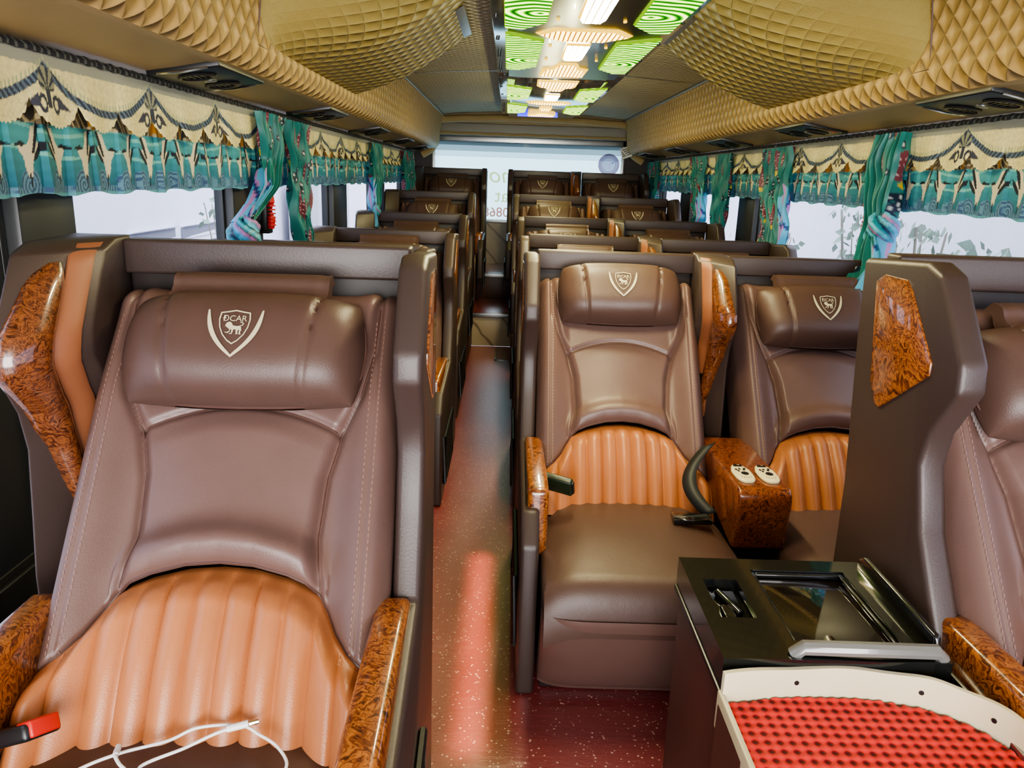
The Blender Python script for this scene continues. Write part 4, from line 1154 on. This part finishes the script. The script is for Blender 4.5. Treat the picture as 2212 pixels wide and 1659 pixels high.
# ------------------------------------------------------------------ hammers on the window posts
def hammer(loc, sg, label):
    r = empty('emergency_hammer', loc); tag(r, label, 'emergency hammer', 'emergency hammers')
    m = MB(); m.box((-.012, -.030, -.075), (.012, .030, .075)); m.box((-.020, -.024, -.085), (.016, .024, -.035)); link('holder', m.mesh(M['black'], .005), r)
    m = MB(); m.tube([(sg*.022, -.022, .085), (sg*.026, -.022, .03), (sg*.026, -.022, -.03), (sg*.022, -.020, -.065)], [.011, .013, .014, .012], 10); 
    for k in range(6): m.tube([(sg*.026, -.022, .02-k*.014), (sg*.026, -.022, .015-k*.014)], .0155, 10)
    m.tube([(sg*.022, -.045, .075), (sg*.022, .01, .075)], .011, 10); link('handle', m.mesh(M['red']), r)
hammer((XL+.048, 2.94, 1.105), 1, 'red emergency hammer in a black holder on the post between the first two tied curtains')
hammer((XR-.05, 2.83, 1.125), -1, 'red emergency hammer on the slim post behind the knotted curtain')

# ------------------------------------------------------------------ cabinet with screen top, engine cover with red mat
cab = empty('storage_cabinet', (.482, 1.10, 0)); tag(cab, 'brown cabinet with a black glossy tray top and dark screen beside the aisle', 'cabinet')
cx0, cx1, cy0, cy1, ct = -.162, .160, -.165, .130, .615
m = MB(); m.box((cx0+.006, cy0+.006, .002), (cx1-.006, cy1-.006, ct-.05)); link('body', m.mesh(M['laminate'], .004), cab)
m = MB()
# rim of the tray built round the screen well
sx0, sx1, sy0, sy1 = -.048, .112, -.118, .092
def ringbox(m, X0, X1, Y0, Y1, a0, a1, b0, b1, z0, z1):
    m.box((X0, Y0, z0), (a0, Y1, z1)); m.box((a1, Y0, z0), (X1, Y1, z1)); m.box((a0, Y0, z0), (a1, b0, z1)); m.box((a0, b1, z0), (a1, Y1, z1))
hx0, hx1, hy0, hy1 = -.138, -.082, -.06, .055
m.box((cx0, cy0, ct-.05), (cx1, cy1, ct-.022))
ringbox(m, sx0-.02, cx1, cy0, cy1, sx0, sx1, sy0, sy1, ct-.022, ct)
ringbox(m, cx0, sx0-.02, cy0, cy1, hx0, hx1, hy0, hy1, ct-.022, ct)
link('tray_top', m.mesh(M['black_gloss'], 0), cab)
m = MB(); m.box((sx0, sy0, ct-.022), (sx1, sy1, ct-.012)); tag(link('screen', m.mesh(plain('dark_glass_screen', (.012, .008, .006), .06, coat=1.), .002), cab), 'dark glossy screen')
m = MB(); ringbox(m, sx0, sx1, sy0, sy1, sx0+.008, sx1-.008, sy0+.008, sy1-.008, ct-.012, ct-.004); link('screen_frame', m.mesh(M['black_gloss'], .002), cab)
m = MB(); m.box((hx0+.004, hy0+.004, ct-.024), (hx1-.004, hy1-.004, ct-.018)); m.tube([(hx0+.02, hy1-.02, ct-.012), (hx1-.016, hy0+.03, ct-.014)], .007, 8); m.box((hx0+.012, hy0+.012, ct-.02), (hx0+.03, hy0+.05, ct-.008)); link('cup_recess', m.mesh(M['black_gloss'], .002), cab)
m = MB(); m.prism([(cy0+.025, ct-.01), (cy0+.035, ct+.022), (cy1-.03, ct+.026), (cy1-.012, ct+.014), (cy1-.008, ct-.01)], lambda p, q, d: (d, p, q), cx1-.012, cx1); link('side_lip', m.mesh(M['black_gloss'], .005, 3), cab)
m = MB(); m.tube([(sx0-.01, cy0+.016, ct-.002), (sx0, cy0+.012, ct+.012), (.06, cy0+.008, ct+.014), (cx1-.02, cy0+.010, ct+.012), (cx1-.008, cy0+.014, ct-.002)], .011, 10); tag(link('front_lip', m.mesh(plain('satin_grey_lip', (.16, .16, .15), .22, coat=.5)), cab), 'shiny grey front lip')
m = MB(); m.box((cx0-.003, cy0, ct-.062), (cx1+.003, cy1, ct-.052)); link('shadow_gap_strip', m.mesh(M['black'], .001), cab)  # solid black strip stands in for the shadow gap under the tray

ec = empty('engine_cover', (.50, .60, 0)); tag(ec, 'brown engine cover topped with red knobbed rubber matting and a cream rim', 'engine cover')
RIM = [(-.185, .318), (-.10, .332), (-.01, .336), (.07, .326), (.125, .303), (.165, .262), (.185, .20), (.190, .05), (.190, -.15), (.190, -.45)]
sm = [tuple(p[:2]) for p in catmull([(*p, 0) for p in RIM], 8)]
zt, zm = .606, .562
# body under the mat
m = MB(); poly = [(x-.004, y-.004) for x, y in sm]+[(-.182, -.45)]
m.prism(poly, lambda p, q, d: (p, q, d), .002, zm-.004); link('body', m.mesh(M['laminate'], .003), ec)
inner = []
for i, (x, y) in enumerate(sm):
    a = Vector(sm[max(i-1, 0)]); b = Vector(sm[min(i+1, len(sm)-1)]); t = (b-a).normalized(); n_ = Vector((t.y, -t.x))
    inner.append((x+n_.x*.007, y+n_.y*.007))
m = MB(); n = len(sm)
vs = [(x, y, zm-.03) for x, y in sm]+[(x, y, zt+.0014*math.sin(i*.5)) for i, (x, y) in enumerate(sm)]+[(x, y, zt+.0014*math.sin(i*.5)) for i, (x, y) in enumerate(inner)]+[(x, y, zm-.03) for x, y in inner]
fs = []
for i in range(n-1):
    for a, b in ((0, 1), (1, 2), (2, 3)): fs.append((a*n+i, a*n+i+1, b*n+i+1, b*n+i))
fs += [(0, n, 2*n, 3*n), (n-1, 2*n-1, 3*n-1, 4*n-1)]
m.add(vs, fs); 
rim = link('cream_rim', m.mesh(M['cream'], ang=30), ec); tag(rim, 'cream curved rim')
m = MB(); m.box((-.188, -.45, .515), (-.180, .322, zm+.012)); link('edge_strip', m.mesh(M['cream'], .002), ec)
m = MB()
for i in (10, 27, 40):
    x, y = inner[i]; a = Vector(inner[i+1])-Vector(inner[i-1]); a.normalize(); nn = Vector((a.y, -a.x))
    m.tube([(x-nn.x*.002, y-nn.y*.002, zt-.022), (x+nn.x*.0012, y+nn.y*.0012, zt-.022)], .0035, 10)
link('screws', m.mesh(M['black']), rim)
# red mat: dense knobbed surface
mpoly = [(x-.002, y-.002) for x, y in inner]+[(-.180, -.45)]
xs = np.arange(-.180, .190, .0032); ysq = np.arange(-.20, .34, .0032)
Xg, Yg = np.meshgrid(xs, ysq, indexing='ij'); ins_ = in_poly(Xg, Yg, mpoly)
a_, b_ = (Xg+Yg)*62*PI, (Xg-Yg)*62*PI
Zg = zm+.0016*np.sin(a_)*np.sin(b_)
F = grid_faces(len(xs), len(ysq)); keep = ins_.ravel()[F].all(1); F = F[keep]; used = np.unique(F); mp = -np.ones(Xg.size, int); mp[used] = np.arange(len(used))
V = np.stack([Xg, Yg, Zg], -1).reshape(-1, 3)[used]
mm = mesh_from(V, mp[F], M['red_mat'], ang=0); tag(link('rubber_mat', mm, ec), 'red knobbed rubber matting')
m = MB(); m.prism(mpoly, lambda p, q, d: (p, q, d), zm-.006, zm-.0035); link('mat_backing', m.mesh(plain('dark_red_backing', (.10, .008, .008), .6), smooth=False), ec)

# ------------------------------------------------------------------ charging cable
cab_z = .498
P1 = [(-.62, .70, .50), (-.547, .819, .492), (-.50, .862, .492), (-.44, .884, .497), (-.403, .901, .506), (-.347, .905, .508), (-.318, .895, .502), (-.289, .878, .498), (-.268, .848, .495), (-.282, .820, .494), (-.34, .80, .494), (-.40, .81, .494), (-.455, .834, .496), (-.409, .869, .500), (-.372, .890, .508), (-.335, .903, .513)]
P2 = [(-.497, .868, .500), (-.494, .852, .503), (-.482, .838, .500), (-.468, .829, .496), (-.455, .815, .494)]
ch = empty('charging_cable', (-.40, .86, .49)); tag(ch, 'white charging cable looped on the cushion of the head seat in the single row', 'cable')
off = Vector((.40, -.86, -.49))
m = MB(); m.tube(catmull(P1, 10), .0022, 8); o = link('cord', m.mesh(M['white']), ch); o.location = off
m = MB(); m.tube(catmull(P2, 8), .0024, 8); o = link('cord_end', m.mesh(M['white']), ch); o.location = off
m = MB(); m.tube([(-.335, .903, .513), (-.362, .895, .510)], [.005, .005], 10); o = link('plug', m.mesh(M['white'], 0), ch); o.location = off
m = MB(); m.tube([(-.497, .868, .500), (-.492, .85, .502)], .0042, 8); o = link('plug', m.mesh(M['white'], 0), ch); o.location = off
m = MB(); m.tube([(-.334, .9033, .513), (-.322, .907, .5145)], .0033, 8); o = link('plug_tip', m.mesh(M['chrome']), ch); o.location = off

# ------------------------------------------------------------------ outside
m = MB(); m.box((-3.3, -6, -1.2), (-3.0, 22, 4.2))
struct('exterior_wall_left', m.mesh(M['ext'], smooth=False))
def louvre(y0, y1, z0, z1, lab):
    o = link('wall_vent', boxmesh((-3.0, y0, z0), (-2.985, y1, z1), M['ext_grey'], .002)); tag(o, lab, 'wall vent', 'vent slots in the white building wall')
    m = MB(); m.add([(-2.984, y0, z1), (-2.984, y1, z1), (-2.95, y1, z1+.012), (-2.95, y0, z1+.012)], [(0, 1, 2, 3)]); m.add([(-2.983, y0+.03, z0), (-2.983, y1, z0), (-2.983, y1, z0+.04), (-2.983, y0+.2, z0+.015)], [(0, 1, 2, 3)], 1)
    link('hood', m.mesh([M['ext'], M['ext']], smooth=False), o)
louvre(6.18, 7.05, .60, .72, 'recessed vent slot in the white building wall, upper one nearer the camera')
louvre(7.20, 8.10, .61, .715, 'recessed vent slot in the white building wall, upper one farther along')
louvre(6.18, 7.05, .44, .565, 'recessed vent slot in the white building wall, lower one nearer the camera')
louvre(7.20, 8.10, .45, .555, 'recessed vent slot in the white building wall, lower one farther along')
tag(link('exterior_pillar', boxmesh((-2.9, 10.4, -1.2), (-2.5, 12.4, 1.16), plain('grey_weathered_panel', (.5, .5, .53), .8), .01)), 'weathered grey panel standing outside the single-seat windows', 'panel')
m = MB(); m.box((3.3, -6, -1.2), (3.6, 22, 4.2)); struct('exterior_wall_right', m.mesh(M['ext'], smooth=False))
m = MB(); m.add([(-8, -8, -1.2), (8, -8, -1.2), (8, 24, -1.2), (-8, 24, -1.2)], [(0, 1, 2, 3)]); struct('exterior_ground', m.mesh(plain('grey_concrete', (.42, .42, .43), .9), smooth=False))
def shrub(y, z0, h, w, n, label, X=2.7):
    r_ = random.Random(int(y*100)); r = empty('leafy_shrub', (X, y, -1.2)); tag(r, label, 'shrub', 'shrubs outside the windows')
    st = MB(); lf = MB()
    for b in range(5):
        a = r_.uniform(0, 2*PI); tip = (math.cos(a)*w*.4, math.sin(a)*w*.5, z0+h*r_.uniform(.6, 1.0)+1.2)
        st.tube([(0, 0, 0), (tip[0]*.3, tip[1]*.3, (z0+1.2)*.7), tip], [.014, .010, .004], 6)
    for k in range(n):
        c = Vector((r_.gauss(0, w*.22), r_.gauss(0, w*.36), z0+1.2+h*r_.random()**.8)); s = r_.uniform(.05, .10)
        d = Vector((r_.uniform(-.6, .2), r_.uniform(-1, 1), r_.uniform(-.9, .3))).normalized(); e = d.cross(Vector((-1, .2, r_.uniform(-.4, .4)))).normalized()
        lf.add([tuple(c), tuple(c+d*s*.45+e*s*.42), tuple(c+d*s*1.15), tuple(c+d*s*.45-e*s*.42)], [(0, 1, 2, 3)])
    link('stems', st.mesh(plain('grey_stem', (.3, .28, .22), .8)), r); tag(link('leaves', lf.mesh(M['leaf'], smooth=False), r), None, kind='stuff')
shrub(5.85, .66, .48, .5, 115, 'tall shrub outside the window between the wide curtain and the knotted curtain')
shrub(4.98, .90, .16, .22, 22, 'small leafy shrub just behind the knotted curtain, outside the window')
shrub(4.40, .72, .24, .34, 55, 'low shrub outside the nearest double-side window')
shrub(3.75, .70, .20, .22, 16, 'small low shrub at the edge of the picture outside the nearest double-side window')
shrub(8.0, .45, .45, .6, 60, 'pale shrub outside the middle double-side window')
shrub(6.95, .70, .34, .4, 40, 'grey-green shrub against the white building beside the tied curtain knot', -2.5)

# ------------------------------------------------------------------ light
w = bpy.data.worlds.new('World'); sc.world = w; w.use_nodes = True
bg = w.node_tree.nodes['Background']; bg.inputs[0].default_value = (.80, .87, 1.0, 1); bg.inputs[1].default_value = 2.9
def area(name, loc, rot, sx, sy, power, col, spread=PI):
    l = bpy.data.lights.new(name, 'AREA'); l.shape = 'RECTANGLE'; l.size = sx; l.size_y = sy; l.energy = power; l.color = col; l.spread = spread
    o = bpy.data.objects.new(name, l); C.objects.link(o); o.location = loc; o.rotation_euler = rot; return o
# daylight through the windscreen and the open front door, both behind the camera
area('windscreen_light', (.1, -1.6, 1.05), (math.radians(90), 0, 0), 2.0, 1.2, 62, (1.0, .95, .88))
area('floor_streak_light', (-.055, 1.92, 1.72), (0, 0, 0), .035, .95, .42, (1.0, .60, .36), math.radians(4))  # added narrow beam for the orange floor streak, no lamp hangs here

for q, y in enumerate((2.4, 3.5, 4.7, 5.9)):
    l = bpy.data.lights.new('ceiling_fill', 'POINT'); l.energy = 2.3; l.color = (1.0, .94, .50); l.shadow_soft_size = 0.0  # added fill without a fixture, brightens the ceiling around the panels
    o = bpy.data.objects.new('ceiling_fill', l); C.objects.link(o); o.location = (LX0, y, 1.46)
# ------------------------------------------------------------------ camera
cam = bpy.data.cameras.new('Camera'); co = bpy.data.objects.new('Camera', cam); C.objects.link(co)
yaw, pitch, roll = math.radians(0.7167), math.radians(14.966), math.radians(2.0)
fwd = Vector((math.sin(yaw)*math.cos(pitch), math.cos(yaw)*math.cos(pitch), -math.sin(pitch)))
r0 = Vector((math.cos(yaw), -math.sin(yaw), 0)); u0 = r0.cross(fwd)
rt = r0*math.cos(roll)+u0*math.sin(roll); up = -r0*math.sin(roll)+u0*math.cos(roll)
co.matrix_world = Matrix(((rt.x, up.x, -fwd.x, 0), (rt.y, up.y, -fwd.y, 0), (rt.z, up.z, -fwd.z, H), (0, 0, 0, 1)))
cam.sensor_width = 36; cam.lens = 36*1661/2212; cam.clip_start = .02; cam.clip_end = 100
sc.camera = co
sc.view_settings.view_transform = 'AgX'; sc.view_settings.look = 'AgX - Medium High Contrast'; sc.view_settings.exposure = 0.9
sc.cycles.use_denoising = True; sc.cycles.max_bounces = 8; sc.cycles.diffuse_bounces = 4; sc.cycles.glossy_bounces = 3; sc.cycles.transparent_max_bounces = 12
sc.cycles.sample_clamp_indirect = 6.0; sc.cycles.use_light_tree = True
